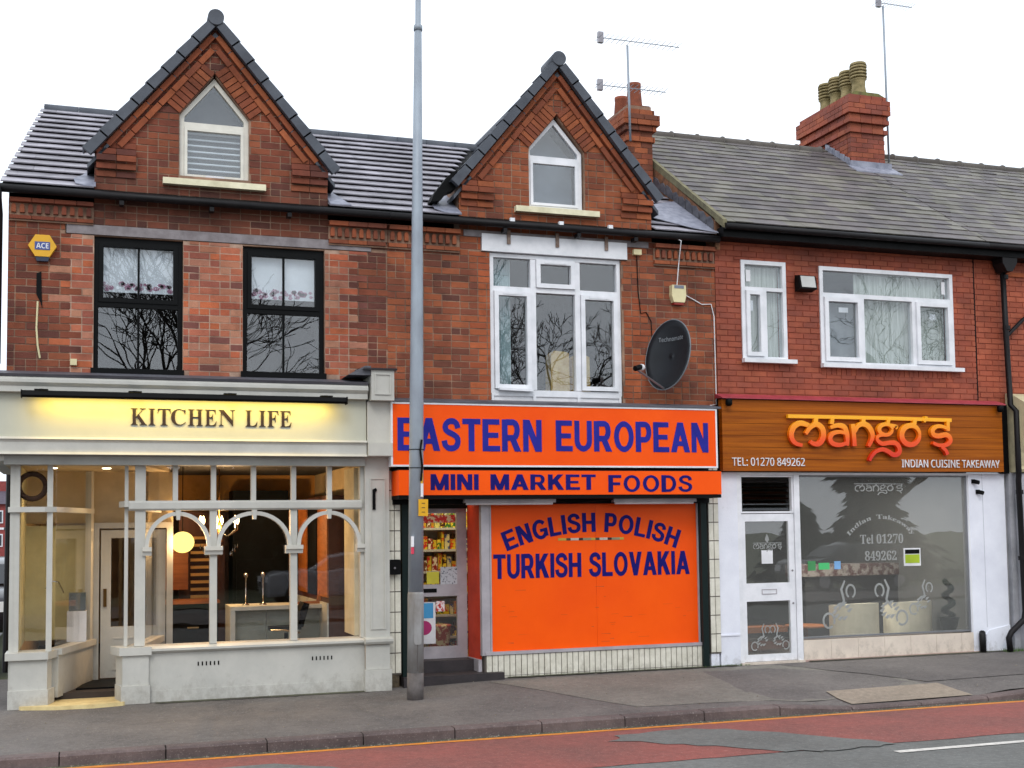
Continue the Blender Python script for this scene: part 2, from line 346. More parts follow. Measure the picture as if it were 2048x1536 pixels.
def word(s, x0, x1, z0, z1, y, m, parent, gap=.115, wt=.215, arc=None, d=.004, sp=.42):
    adv = []; x = 0
    for ch in s:
        if ch == ' ': x += sp; continue
        adv.append((ch, x)); x += GL[ch][0] + gap
    tot = x - gap; kx = (x1 - x0) / tot; kz = z1 - z0; xm = (x0 + x1) / 2
    for ch, a in adv:
        b = MB(); n = 0
        if arc:
            R_ = ((x1 - x0) ** 2 / 4 + arc ** 2) / (2 * arc); c = x0 + (a + GL[ch][0] / 2) * kx; an = (c - xm) / R_
            def T(u, w, c=c, an=an):
                dx = x0 + (a + u) * kx - c; rr = R_ + w * kz
                return (xm + rr * math.sin(an) + dx * math.cos(an), z0 - (R_ - arc) + rr * math.cos(an) - dx * math.sin(an))
        else:
            def T(u, w): return (x0 + (a + u) * kx, z0 + w * kz)
        for P in GL[ch][1]: b.xz([T(*p) for p in P], y - d - n * .0006, y); n += 1
        for P in GL[ch][2]:
            P = smooth_curve(P, 2) if ch == 'S' else P; L_, R__ = [], []
            cl = P[0][0] - P[-1][0] == 0 and abs(P[0][1] - P[-1][1]) < 1e-6
            for i in range(len(P)):
                q0 = Vector(P[i - 1] if i else (P[-2] if cl else P[0])); q1 = Vector(P[i + 1] if i < len(P) - 1 else (P[1] if cl else P[-1]))
                t = (q1 - q0).normalized(); nn = Vector((-t.y, t.x)); w = wt * (.86 if abs(t.x) > .7 else 1.)
                L_.append(Vector(P[i]) + nn * w / 2); R__.append(Vector(P[i]) - nn * w / 2)
            for i in range(len(P) - 1): b.xz([T(*R__[i]), T(*R__[i + 1]), T(*L_[i + 1]), T(*L_[i])], y - d - n * .0006, y)
            n += 1
        b.build('letter', m, parent)

# ------------------------------------------------------------------ brickwork
COURSE = .0825; BL = .235; JT = .013
class Wall:
    """collects brick pieces of one building; the 300 largest become objects, the rest one mesh"""
    def __init__(s, brickmat): s.p = []; s.m = brickmat
    def fill(s, mort, base, holes=(), z0=0, z1=1, colf=None, y=0., pal=None, course=COURSE, bl=BL, depth=.24, snap=0.):
        """base(z) -> (xa, xb); holes: (x0,x1,z0,z1) rectangles or callables z -> (xa,xb) or None"""
        nr = max(1, round((z1 - z0) / course)); h = (z1 - z0) / nr
        for r in range(nr):
            za, zb = z0 + r * h, z0 + (r + 1) * h
            a0, b0 = base(za); a1, b1 = base(zb)
            if b0 - a0 < .03: continue
            # mortar backing, split exactly at the hole edges
            cuts = sorted({za, zb} | {q for H in holes if not callable(H) for q in (H[2], H[3]) if za < q < zb})
            for qa, qb in zip(cuts, cuts[1:]):
                ivs = [((base(qa)[0], base(qb)[0]), (base(qa)[1], base(qb)[1]))]
                for H in holes:
                    if callable(H):
                        e, f = H(qa), H(qb)
                        if e is None: continue
                        f = f or (sum(e) / 2, sum(e) / 2); hl, hr = (e[0], f[0]), (e[1], f[1])
                    else:
                        if H[2] >= qb - 1e-6 or H[3] <= qa + 1e-6: continue
                        hl, hr = (H[0], H[0]), (H[1], H[1])
                    new = []
                    for L, R in ivs:
                        if hr[0] <= L[0] or hl[0] >= R[0]: new.append((L, R)); continue
                        if hl[0] > L[0] + .002: new.append((L, hl))
                        if hr[0] < R[0] - .002: new.append((hr, R))
                    ivs = new
                for L, R in ivs:
                    mort.xz([(L[0], qa), (R[0], qa), (R[1], qb), (L[1], qb)], y + .0045, y + depth)
            # bricks
            off = (r % 2) * bl / 2; x = math.floor(min(a0, a1) / bl) * bl - off
            flem = random.random() < .0
            while x < max(b0, b1):
                w = bl
                if pal == 'mix' and random.random() < .5: w = bl / 2
                xa, xb = x + JT / 2, x + w - JT / 2; x += w
                q0, q1 = za + JT / 2, zb - JT / 2
                L0, L1 = max(xa, a0), max(xa, a1); R0, R1 = min(xb, b0), min(xb, b1)
                if R0 - L0 < .02 and R1 - L1 < .02: continue
                R0 = max(R0, L0); R1 = max(R1, L1)
                pcs = [(L0, R0, L1, R1, q0, q1)]
                for H in holes:
                    new = []
                    for (l0, r0, l1, r1, c, d) in pcs:
                        if callable(H):
                            e, f = H(c), H(d)
                            if e is None: new.append((l0, r0, l1, r1, c, d)); continue
                            f = f or (sum(e) / 2, sum(e) / 2); hl0, hr0, hl1, hr1 = e[0], e[1], f[0], f[1]
                            if hr0 <= l0 or hl0 >= r0: new.append((l0, r0, l1, r1, c, d)); continue
                            if hl0 - l0 > .02: new.append((l0, min(r0, hl0 - .006), l1, min(r1, hl1 - .006), c, d))
                            if r0 - hr0 > .02: new.append((max(l0, hr0 + .006), r0, max(l1, hr1 + .006), r1, c, d))
                            continue
                        if H[1] <= l0 or H[0] >= r0 or H[3] <= c or H[2] >= d: new.append((l0, r0, l1, r1, c, d)); continue
                        if H[2] - c > .015: new.append((l0, r0, l1, r1, c, H[2] - .004)); continue
                        if d - H[3] > .015: new.append((l0, r0, l1, r1, H[3] + .004, d)); continue
                        if H[0] - l0 > .02: new.append((l0, min(r0, H[0] - .006), l1, min(r1, H[0] - .006), c, d))
                        if r0 - H[1] > .02: new.append((max(l0, H[1] + .006), r0, max(l1, H[1] + .006), r1, c, d))
                    pcs = new
                for pc in pcs:
                    s.add(pc, y, colf((pc[0] + pc[1]) / 2, (pc[4] + pc[5]) / 2))
    def add(s, pc, y, col, d=.03):
        j = random.uniform(0, .005); s.p.append((pc, y - j, y + d, col))
    def poly(s, pts, y0, y1, col): s.p.append((pts, y0, y1, col))
    def finish(s, parent, wallpart):
        def area(p):
            q = p[0]
            if len(q) == 6 and not isinstance(q[0], tuple): return (q[1] - q[0] + q[3] - q[2]) / 2 * (q[5] - q[4])
            return abs(sum(q[i][0] * q[(i + 1) % len(q)][1] - q[(i + 1) % len(q)][0] * q[i][1] for i in range(len(q)))) / 2
        def loop(q):
            if isinstance(q[0], tuple): return q
            return [(q[0], q[4]), (q[1], q[4]), (q[3], q[5]), (q[2], q[5])]
        s.p.sort(key=area, reverse=True)
        cache = {}
        for i, (q, y0, y1, c) in enumerate(s.p[:300]):
            lp = loop(q); cx = sum(a for a, _ in lp) / len(lp); cz = sum(b for _, b in lp) / len(lp)
            key = tuple((round(a - cx, 3), round(b - cz, 3)) for a, b in lp)
            if key not in cache: cache[key] = MB().xz([(a, b) for a, b in key], 0, .035).mesh('brick', s.m)
            o = bpy.data.objects.new('brick', cache[key]); o.location = (cx, y0, cz); o.color = (*c, 1)
            COL.objects.link(o); attach(o, wallpart)
        r = MB()
        for q, y0, y1, c in s.p[300:]: r.xz(loop(q), y0, y1, c)
        if s.p[300:]:
            o = r.build('brickwork', s.m, parent); o['kind'] = 'stuff'

def vary(cols, jit=.12):
    def f(x=0, z=0):
        c = lin(random.choice(cols)); k = 1 + random.uniform(-jit, jit); return (c[0] * k * 1.0, c[1] * k * 1.04, c[2] * k * 1.02)
    return f
KLC = vary([(134, 68, 46), (142, 74, 48), (126, 64, 46), (116, 60, 46), (148, 80, 52), (104, 56, 46), (136, 68, 46)], .09)
KLD = vary([(112, 62, 46), (122, 66, 48), (98, 56, 46), (130, 70, 50)], .08)
REP = vary([(192, 100, 68), (182, 104, 80), (172, 90, 68), (192, 132, 106), (156, 86, 70), (196, 104, 66), (180, 116, 90), (124, 72, 64), (176, 96, 74), (182, 120, 98), (188, 108, 80)], .09)
EEC = vary([(154, 80, 50), (162, 86, 52), (144, 76, 50), (136, 72, 50), (166, 90, 56), (126, 68, 50)], .08)
EEO = vary([(176, 88, 50), (166, 82, 48), (182, 94, 54)], .06)
GOR = vary([(158, 84, 50), (148, 76, 46), (166, 90, 54), (140, 72, 46)], .08)
MRC = vary([(172, 84, 56), (168, 80, 54), (162, 76, 52), (176, 88, 58), (158, 76, 54), (168, 84, 60)], .04)
NBC = vary([(174, 84, 56), (168, 80, 52), (180, 90, 60)], .04)

# ------------------------------------------------------------------ setting: ground, pavement, kerb, road
def sstep(a, b, x): t = max(0, min(1, (x - a) / (b - a))); return t * t * (3 - 2 * t)
def zpav(x, y):
    lift = .05 * sstep(3, 5, x) * max(0, min(1, 1 + y / 2.8))
    drop = -.07 * sstep(7.0, 7.9, x) * (1 - sstep(9.5, 10.4, x)) * sstep(1.6, 2.75, -y)
    return lift - .025 * max(0, min(2.8, -y)) + drop
ASPH = mat('pavement_asphalt', (128, 120, 112), .9, rgb2=(98, 92, 86), scale=1.1, bump=.006, bscale=120, mask=(.35, .75))
def ground_material(name, base, base2, speck):
    m = mat(name, base, .88, rgb2=base2, scale=.9, bump=.006, bscale=110); N = m.node_tree; L = N.links
    P = N.nodes['Principled BSDF']; src = P.inputs['Base Color'].links[0].from_socket
    geo = N.nodes.new('ShaderNodeNewGeometry')
    v = N.nodes.new('ShaderNodeTexNoise'); v.inputs['Scale'].default_value = 55; v.inputs['Detail'].default_value = 3
    L.new(geo.outputs['Position'], v.inputs['Vector'])
    r = N.nodes.new('ShaderNodeMapRange'); r.inputs[1].default_value = .6; r.inputs[2].default_value = .72
    L.new(v.outputs['Fac'], r.inputs[0])
    x = N.nodes.new('ShaderNodeMix'); x.data_type = 'RGBA'; x.inputs[7].default_value = (*lin(speck), 1)
    L.new(r.outputs[0], x.inputs[0]); L.new(src, x.inputs[6])
    n4 = N.nodes.new('ShaderNodeTexNoise'); n4.inputs['Scale'].default_value = 14; n4.inputs['Detail'].default_value = 8; n4.inputs['Roughness'].default_value = .75
    L.new(geo.outputs['Position'], n4.inputs['Vector'])
    r4 = N.nodes.new('ShaderNodeMapRange'); r4.inputs[1].default_value = .3; r4.inputs[2].default_value = .7; r4.inputs[3].default_value = .74; r4.inputs[4].default_value = 1.22
    L.new(n4.outputs['Fac'], r4.inputs[0]); v4 = N.nodes.new('ShaderNodeVectorMath'); v4.operation = 'SCALE'
    L.new(x.outputs[2], v4.inputs[0]); L.new(r4.outputs[0], v4.inputs['Scale']); L.new(v4.outputs[0], P.inputs['Base Color'])
    return m, N, L, P
PAV, *_ = ground_material('pavement_surface', (112, 106, 102), (88, 83, 81), (142, 137, 132))
PATCH, *_ = ground_material('pavement_patch', (125, 120, 112), (106, 102, 95), (150, 145, 136))
PATCHD, *_ = ground_material('pavement_dark_patch', (106, 100, 97), (88, 83, 81), (130, 124, 118))
ROADM, N, L, P = ground_material('road_surface', (112, 113, 110), (96, 96, 93), (134, 133, 128))
REDM, *_ = ground_material('red_surfacing', (146, 80, 72), (120, 76, 70), (164, 118, 108))
CONC, *_ = ground_material('concrete_slab', (152, 138, 122), (136, 124, 110), (168, 155, 140))

def sheet(name, m, xs, ys, zf, parent=None, dz=0):
    b = MB(); nx, ny = len(xs), len(ys)
    b.v = [(x, y, zf(x, y) + dz) for y in ys for x in xs]; b.c = [(1, 1, 1)] * len(b.v)
    b.f = [[j * nx + i, j * nx + i + 1, (j + 1) * nx + i + 1, (j + 1) * nx + i] for j in range(ny - 1) for i in range(nx - 1)]
    return b.build(name, m, parent, smooth=True)
fr = lambda a, b, n: [a + (b - a) * i / n for i in range(n + 1)]
GRD = mat('earth_ground', (96, 100, 72), .95, rgb2=(80, 84, 62), scale=.5)
g = MB().box(-300, 300, -300, 400, -.9, -.4).build('ground', GRD); g['kind'] = 'structure'
pv = sheet('pavement', PAV, fr(-30, 40, 280), [-2.66, -2.4, -2.1, -1.8, -1.5, -1.2, -.9, -.6, -.3, 0, .4, 3], zpav); pv['kind'] = 'structure'
sd = sheet('side_street', ROADM, [-30, -4.5, -1.6], [.6, 20, 120], lambda x, y: .006); sd['kind'] = 'structure'
rd = sheet('road', ROADM, fr(-60, 80, 60), [-13.5, -10, -7, -5, -4, -3.2, -2.6], lambda x, y: -.17 + .03 * min(1, max(0, (-y - 2.8) / 5)) - .03 * max(0, (-y - 8) / 5)); rd['kind'] = 'structure'
zr = lambda x, y: -.17 + .03 * min(1, max(0, (-y - 2.8) / 5))
# red surfaced lane with a ragged patch worn out of it
def ragged(pts, amp=.05, k=5):
    out = []
    for i in range(len(pts)):
        a, b = Vector(pts[i]), Vector(pts[(i + 1) % len(pts)])
        for j in range(k): p = a.lerp(b, j / k); out.append((p.x + random.uniform(-amp, amp), p.y + random.uniform(-amp, amp)))
    return out
def flat_patch(name, m, pts, zf, dz, parent):
    bm = bmesh.new(); vs = [bm.verts.new((x, y, 0)) for x, y in pts]; f = bm.faces.new(vs)
    if f.normal.z < 0: f.normal_flip()
    bmesh.ops.triangulate(bm, faces=[f]); 
    for v in bm.verts: v.co.z = zf(v.co.x, v.co.y) + dz
    me = bpy.data.meshes.new(name); bm.to_mesh(me); bm.free(); me.materials.append(m)
    o = bpy.data.objects.new(name, me); COL.objects.link(o); attach(o, parent); return o
def strip(name, m, x0, x1, y0, y1, n, dz, amp=.0, parent=rd, zf=zr):
    b = MB(); xs = fr(x0, x1, n)
    for x in xs:
        b.v.append((x, y0 + random.uniform(-amp, amp), zf(x, y0) + dz)); b.v.append((x, y1 + random.uniform(-amp, amp), zf(x, y1) + dz)); b.c += [(1, 1, 1)] * 2
    for i in range(n): b.f.append([2 * i, 2 * i + 2, 2 * i + 3, 2 * i + 1])
    return b.build(name, m, parent)
YLINE = mat('yellow_line_paint', (226, 142, 36), .75, rgb2=(180, 104, 50), scale=14)
WLINE = mat('white_line_paint', (226, 222, 214), .7, rgb2=(180, 176, 170), scale=12)
strip('red_surfacing', REDM, -8, 20, -4.75, -3.02, 160, .004, .015)
strip('yellow_line', YLINE, -8, 20, -3.015, -2.93, 160, .0055, .005)
strip('yellow_line_seam', REDM, -8, 20, -3.02, -2.99, 160, .004, .002)
flat_patch('worn_patch', ROADM, ragged([(5.0, -3.3), (5.8, -3.2), (6.5, -3.75), (7.1, -4.75), (6.4, -4.95), (5.9, -4.7), (5.3, -4.0), (4.75, -3.6)], .06), zr, .009, rd)
flat_patch('worn_patch', ROADM, ragged([(10.2, -3.3), (12.4, -3.2), (12.4, -3.45), (10.8, -3.5)], .05), zr, .009, rd)
flat_patch('worn_patch', ROADM, ragged([(-1.5, -3.4), (1.6, -3.5), (2.2, -4.1), (1.4, -4.8), (-1.5, -4.8)], .05), zr, .009, rd)
strip('white_line', WLINE, 6.85, 14, -5.2, -5.1, 60, .006, .004)
# kerb stones
kb = sheet('kerb', GROUT, fr(-10, 20, 120), [-2.79, -2.655], lambda x, y: zpav(x, -2.7) - .02); kb['kind'] = 'structure'
KERB, *_ = ground_material('kerb_stone', (112, 97, 94), (78, 67, 66), (132, 122, 116))
x = -9.4
while x < 20:
    a, c = x + .006, x + .909
    z = lambda q: zpav(q, -2.7) + .004
    b = MB()
    F = lambda q: [(q, -2.82, -.3), (q, -2.82, z(q) - .02), (q, -2.80, z(q)), (q, -2.66, z(q) + .002), (q, -2.66, -.3)]
    P1, P2 = F(a), F(c); b.face_solid(P1, P2); b.build('kerb_stone', KERB, kb); x += .915
GUTM, *_ = ground_material('mossy_gutter', (84, 86, 66), (64, 62, 54), (120, 118, 96))
gut = strip('gutter_channel', GUTM, -8, 20, -2.93, -2.8, 60, .003, .01)
# patches and joints in the pavement
flat_patch('asphalt_patch', PATCH, ragged([(4.6, -.25), (9.3, -.15), (9.6, -2.0), (7.6, -2.45), (5.6, -2.35)], .03), zpav, .004, pv)
flat_patch('asphalt_patch', PATCHD, ragged([(8.6, -.12), (14, -.1), (14, -1.7), (9.7, -1.9)], .03), zpav, .007, pv)
flat_patch('concrete_patch', CONC, [(8.15, -2.05), (9.75, -2.0), (9.75, -2.35), (9.75, -2.64), (8.1, -2.64), (8.1, -2.35)], zpav, .011, pv)
strip('dirt_line', GUTM, .7, 3.1, -.24, -.11, 60, .006, .025, pv, zpav); strip('dirt_line', GUTM, 4.9, 8.1, -.1, .0, 80, .012, .02, pv, zpav); strip('dirt_line', GUTM, 9.2, 12.6, -.13, .0, 80, .014, .02, pv, zpav)
GRASS = mat('grass_blade', (66, 104, 40), .8, rgb2=(96, 120, 60), scale=20)
def tufts(n, x0, x1, y0, y1, h, name, label):
    b = MB()
    for _ in range(n):
        x, y = random.uniform(x0, x1), random.uniform(y0, y1); z = zpav(x, y); t = random.uniform(0, PI); l = random.uniform(.4, 1) * h
        dx, dy = math.cos(t) * .006, math.sin(t) * .006; lx, ly = random.uniform(-.4, .4) * l, random.uniform(-.4, .4) * l
        k = len(b.v); b.v += [(x - dx, y - dy, z - .01), (x + dx, y + dy, z - .01), (x + lx, y + ly, z + l)]; b.c += [(1, 1, 1)] * 3; b.f.append([k, k + 1, k + 2])
    o = b.build(name, GRASS); o['kind'] = 'stuff'; o['label'] = label; o['category'] = 'grass'
tufts(1500, 12.35, 15, -.22, .05, .07, 'grass', 'green grass growing along the foot of the wall by the downpipe')
tufts(260, 7.6, 8.3, -.08, .0, .035, 'grass', 'thin weeds at the foot of the white pier by the door')

gr_ = MB()
for _ in range(900):
    if random.random() < .6: x, y = random.uniform(-1, 11), random.gauss(-2.87, .03); z = zr(x, y) + .004
    else: x, y = random.uniform(-1, 12), -random.uniform(.05, 2.6) ** 1; z = zpav(x, y) + .006
    r = random.uniform(.004, .013); k = len(gr_.v); a = random.uniform(0, 6)
    gr_.v += [(x + r * math.cos(a + t), y + r * math.sin(a + t), z) for t in (0, 2.1, 4.2)] + [(x, y, z + r * .8)]; gr_.c += [(1, 1, 1)] * 4
    gr_.f += [[k, k + 1, k + 3], [k + 1, k + 2, k + 3], [k + 2, k, k + 3]]
o = gr_.build('gravel', mat('grit', (150, 142, 128), .9, rgb2=(88, 74, 54), scale=9)); o['kind'] = 'stuff'; o['label'] = 'loose grit and leaf scraps along the kerb and pavement'; o['category'] = 'gravel'

# ------------------------------------------------------------------ window builder
def window(parent, name, x0, x1, z0, z1, fm, y=.06, t=.05, d=.07, vs=(), hs=(), gm=GU, bars=None, panes=None, label=None):
    """frame mesh with panes; vs/hs: inner mullions / transoms spanning the window"""
    f = MB(); f.box(x0, x0 + t, y, y + d, z0, z1).box(x1 - t, x1, y, y + d, z0, z1)
    f.box(x0 + t, x1 - t, y, y + d, z0, z0 + t).box(x0 + t, x1 - t, y, y + d, z1 - t, z1)
    w = f.build(name, fm, parent)
    if label: w['label'] = label
    return w
def pane(w, gm, x0, x1, z0, z1, y):
    j = [random.uniform(-.0035, .0035) for _ in range(3)]; j.append(j[0] + j[2] - j[1])       # each pane sits at its own slight tilt
    F = [(x0, y + j[0], z0), (x1, y + j[1], z0), (x1, y + j[2], z1), (x0, y + j[3], z1)]
    return MB().face_solid(F, [(a, b + .006, c) for a, b, c in F]).build('pane', gm, w)
def ring(w, name, m, x0, x1, z0, z1, y, t, d):
    return MB().box(x0, x0 + t, y, y + d, z0, z1).box(x1 - t, x1, y, y + d, z0, z1).box(x0 + t, x1 - t, y, y + d, z0, z0 + t).box(x0 + t, x1 - t, y, y + d, z1 - t, z1).build(name, m, w)

# =================================================================== THE THREE SHOPS
KL = thing('kitchen_shop', 'leftmost brick shop with gable and grey painted arched shopfront', 'shop', (1.2, 0, 0))
EE = thing('food_shop', 'middle brick shop with gable, white upstairs window and orange shopfront', 'shop', (5.6, 0, .05))
MG = thing('takeaway_shop', 'red brick takeaway with slate roof and white rendered ground floor', 'shop', (10.3, 0, .05))
NB = thing('neighbour_building', 'red brick building at the right edge beyond the black downpipe', 'building', (14, 0, .05))

# ---- shells: floors, ceilings, party walls, backs
def shell(t, x0, x1, zc, mup, mdn, zf=0.1, yb=7.):
    MB().box(x0, x1, .3, yb, zf - .1, zf).build('floor', CARPETD, t)
    MB().box(x0, x1, .3, yb, zc, zc + .3).build('upper_floor', mup, t)
    MB().box(x0, x0 + .06, .28, yb, zf, zc).box(x1 - .06, x1, .28, yb, zf, zc).box(x0 + .06, x1 - .06, yb - .1, yb, zf, zc).build('inner_wall', mdn, t)
    MB().box(x0, x0 + .1, .26, yb, zc + .3, 5.6).box(x1 - .1, x1, .26, yb, zc + .3, 5.6).box(x0 + .1, x1 - .1, 3.4, 3.5, zc + .3, 5.6).box(x0, x1, .26, yb, 5.6, 5.68).build('upper_wall', mup, t)
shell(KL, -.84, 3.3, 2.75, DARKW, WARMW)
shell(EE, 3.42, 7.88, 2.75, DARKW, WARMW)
shell(MG, 7.96, 12.15, 2.75, GREYW, mat('takeaway_wall', (104, 102, 98), .9))

# ---- upper brick walls
H1 = (0.01, .99, 3.715, 5.29); H2 = (1.675, 2.645, 3.715, 5.28)
kw = Wall(BRICK); mo = MB(); ml = MB()
def repair(x, z):
    j = .1 * math.sin(z * 37) + .03 * math.sin(z * 91)
    return 3.5 < z < 5.3 and (-.26 + j < x < .02 or .98 < x < 1.68 or 2.62 < x < 3.02 + j)
kcol = lambda x, z: REP() if repair(x, z) else (KLD() if z > 5.4 else KLC())
LW = (-.3, 3.22, 5.295, 5.415)
kw.fill(mo, lambda z: (-.9, 3.42), [H1, H2, LW], 3.52, 5.66, kcol, pal='mix')
for a_, b_ in ((-.25, .008), (.992, 1.673), (2.648, 3.04)): MB().box(a_, b_, .0015, .0042, 3.6, 5.29).build('pale_mortar', MORTL, KL)
MB().box(-.9, 3.42, .03, .2, 5.66, 5.8).build('wall_plate', BLACK, KL)
# gable one
GX1, GS1, GA1 = 1.345, 6.32, 7.93
def gbase(cx, hw, zs, za):
    return lambda z: (cx - hw, cx + hw) if z <= zs else (cx - hw * (za - z) / (za - zs), cx + hw * (za - z) / (za - zs))
def ghole(cx, hw, z0, zs, za):
    def f(z):
        if z < z0 - 1e-6 or z >= za: return None
        if z <= zs: return (cx - hw, cx + hw)
        k = hw * (za - z) / (za - zs); return (cx - k, cx + k)
    return f
def band(cx, off, hw, zs, za):                  # voussoir ring and inner order are laid separately
    return f
kw.fill(mo, gbase(GX1, 1.34, GS1, GA1), [ghole(GX1, .40, 5.99, 6.80, 7.30)], 5.66, GA1, lambda x, z: KLD() if z < 6.0 else KLC(), pal='mix')
km = mo.build('wall', MORT, KL)
def slope_course(W_, cx, zs_in, za_in, hw_in, t, colf, y, n, dep=.06, start=0.0, name=None):
    """bricks set on edge along both slopes of a gable; (hw_in, zs_in)-(0, za_in) is the inner line"""
    for sg in (-1, 1):
        a = Vector((cx + sg * hw_in, zs_in)); b = Vector((cx, za_in)); d = (b - a); Ln = d.length; d.normalize()
        q = Vector((d.y * -1, d.x)) if sg < 0 else Vector((d.y, -d.x))
        if q.y < 0: q = -q
        for i in range(n):
            s0, s1 = start + (Ln - start) * i / n + .006, start + (Ln - start) * (i + 1) / n - .006
            p = [a + d * s0, a + d * s1, a + d * s1 + q * t, a + d * s0 + q * t]
            # clip the top piece against the centre line
            p = [Vector((min(v.x, cx - .004) if sg < 0 else max(v.x, cx + .004), v.y)) for v in p]
            jj = random.uniform(0, .004)
            W_.poly([tuple(v) for v in p], y - jj, y + dep, colf())
def gable_dress(W_, cx, hw, zs, za, colf, y=-.02, whw=.40, wzs=6.80, wza=7.30):
    sl = (za - zs) / hw; Ls = math.hypot(hw, za - zs); u = hw / Ls
    # voussoirs over the window head
    slope_course(W_, cx, wzs + .0, wza + .02, whw + .01, .21, colf, y - .004, 9)
    # two projecting orders following the rake
    for off, th, yy, n in ((.125, .06, y - .04, 16), (.225, .065, y - .02, 14)):
        zin = za - off / u
        hin = hw - .0 if False else hw * (zin - zs) / (za - zs)
        slope_course(W_, cx, zs, zin, hin, th, colf, yy, n // 2, dep=.1)
gable_dress(kw, GX1, 1.34, GS1, GA1, GOR)
# corbelled kneelers
def kneeler(t, x0, x1, z0, colf, W_, m=BRICK):
    for i, (dz, pr) in enumerate(((0, .02), (.085, .06), (.17, .10), (.255, .06), (.34, .02))):
        xx = x0
        while xx < x1 - .02:
            e = min(xx + .22, x1); W_.poly([(xx + .004, z0 + dz), (e - .004, z0 + dz), (e - .004, z0 + dz + .066), (xx + .004, z0 + dz + .066)], -pr, .03, colf()); xx = e
for a, b in ((.02, .46), (2.24, 2.68)): kneeler(KL, a, b, 5.98, KLC, kw)
# dentil cornices
def dentils(t, x0, x1, z0, z1, colf):
    h = z1 - z0; W_ = []
    for (a, b, pr) in ((0, .2, .05), (.78, 1, .1)):
        xx = x0
        while xx < x1 - .03:
            e = min(xx + .235, x1); q = MB().box(xx + .003, e - .003, -pr, .0, z0 + h * a, z0 + h * b - .008)
            o = q.build('brick', BRICK, t); o.color = (*colf(), 1); xx = e
    q = MB().box(x0, x1, -.02, .0, z0 + h * .2, z0 + h * .78); o = q.build('cornice_backing', MORT, t)
    xx = x0 + .02
    dm = None
    while xx < x1 - .05:
        if dm is None: dm = MB().xz([(0, h * .3), (.05, h * .3), (.05, h * .58), (.042, h * .68), (.025, h * .72), (.008, h * .68), (0, h * .58)], -.062, -.021).mesh('dentil', BRICK)
        o = bpy.data.objects.new('dentil', dm); o.location = (xx, 0, z0); o.color = (*colf(), 1); COL.objects.link(o); attach(o, t); xx += .088
def cornice_part(t, x0, x1, z0, z1, colf):
    c = MB().box(x0 + .002, x1 - .002, -.03, -.001, z0 - .02, z0 - .003).build('cornice', MORT, t); dentils(c, x0, x1, z0, z1, colf)
cornice_part(KL, -.89, 0.0, 5.42, 5.655, KLC)
cornice_part(KL, 2.69, 3.42, 5.37, 5.64, EEC)
cornice_part(EE, 3.43, 4.34, 5.37, 5.64, EEC)
cornice_part(EE, 7.02, 7.92, 5.37, 5.64, EEC)
kw.finish(KL, km)
B('lintel', LINT, KL, -.29, 3.215, -.012, .2, 5.30, 5.41)
# left flank wall
MB().box(-.9, -.86, .009, 7, 3.5, 5.66).build('flank_wall', MORT, KL)

# ---- black framed windows
def black_window(x0, x1, z0, z1, dx):
    w = ring(KL, 'window', BFRAME, x0, x1, z0, z1, .05, .05, .09)
    zm = z0 + (z1 - z0) * .50
    B('sill', BFRAME, w, x0 - .03, x1 + .02, -.03, .05, z0 - .02, z0 + .05)
    B('transom', BFRAME, w, x0 + .05, x1 - .05, .045, .12, zm - .02, zm + .035)
    s = ring(w, 'sash', BFRAME, x0 + .052, x1 - .052, zm + .036, z1 - .052, .03, .05, .08)
    c = (x0 + x1) / 2
    B('glazing_bar', BFRAME, w, c - .012, c + .012, .045, .09, zm + .09, z1 - .1)
    B('glazing_bar', BFRAME, w, c - .012, c + .012, .055, .09, z0 + .052, zm - .022)
    pane(w, GU, x0 + .1, x1 - .1, zm + .085, z1 - .1, .07); pane(w, GU, x0 + .05, x1 - .05, z0 + .05, zm - .02, .075)
    # roller blind with a flowered hem
    bl = B('blind', BLIND, w, x0 + .06, x1 - .06, .135, .141, zm + .3, z1 - .05)
    h = MB()
    B('blind_hem', BLIND, w, x0 + .06, x1 - .06, .131, .134, zm + .17, zm + .31)
    for i in range(34):
        fx, fz = random.uniform(x0 + .1, x1 - .13), zm + .19 + random.uniform(0, .085)
        r = random.uniform(.018, .04); h.xz([(fx + r * math.cos(a), fz + r * .8 * math.sin(a)) for a in fr(0, 5.2, 5)], .127, .13)
    h.build('flower_print', mat('flower_print', (150, 88, 120), .8, rgb2=(200, 160, 178), scale=30), w)
    return w
black_window(.01, .985, 3.72, 5.285, 0); black_window(1.68, 2.64, 3.73, 5.275, 0)

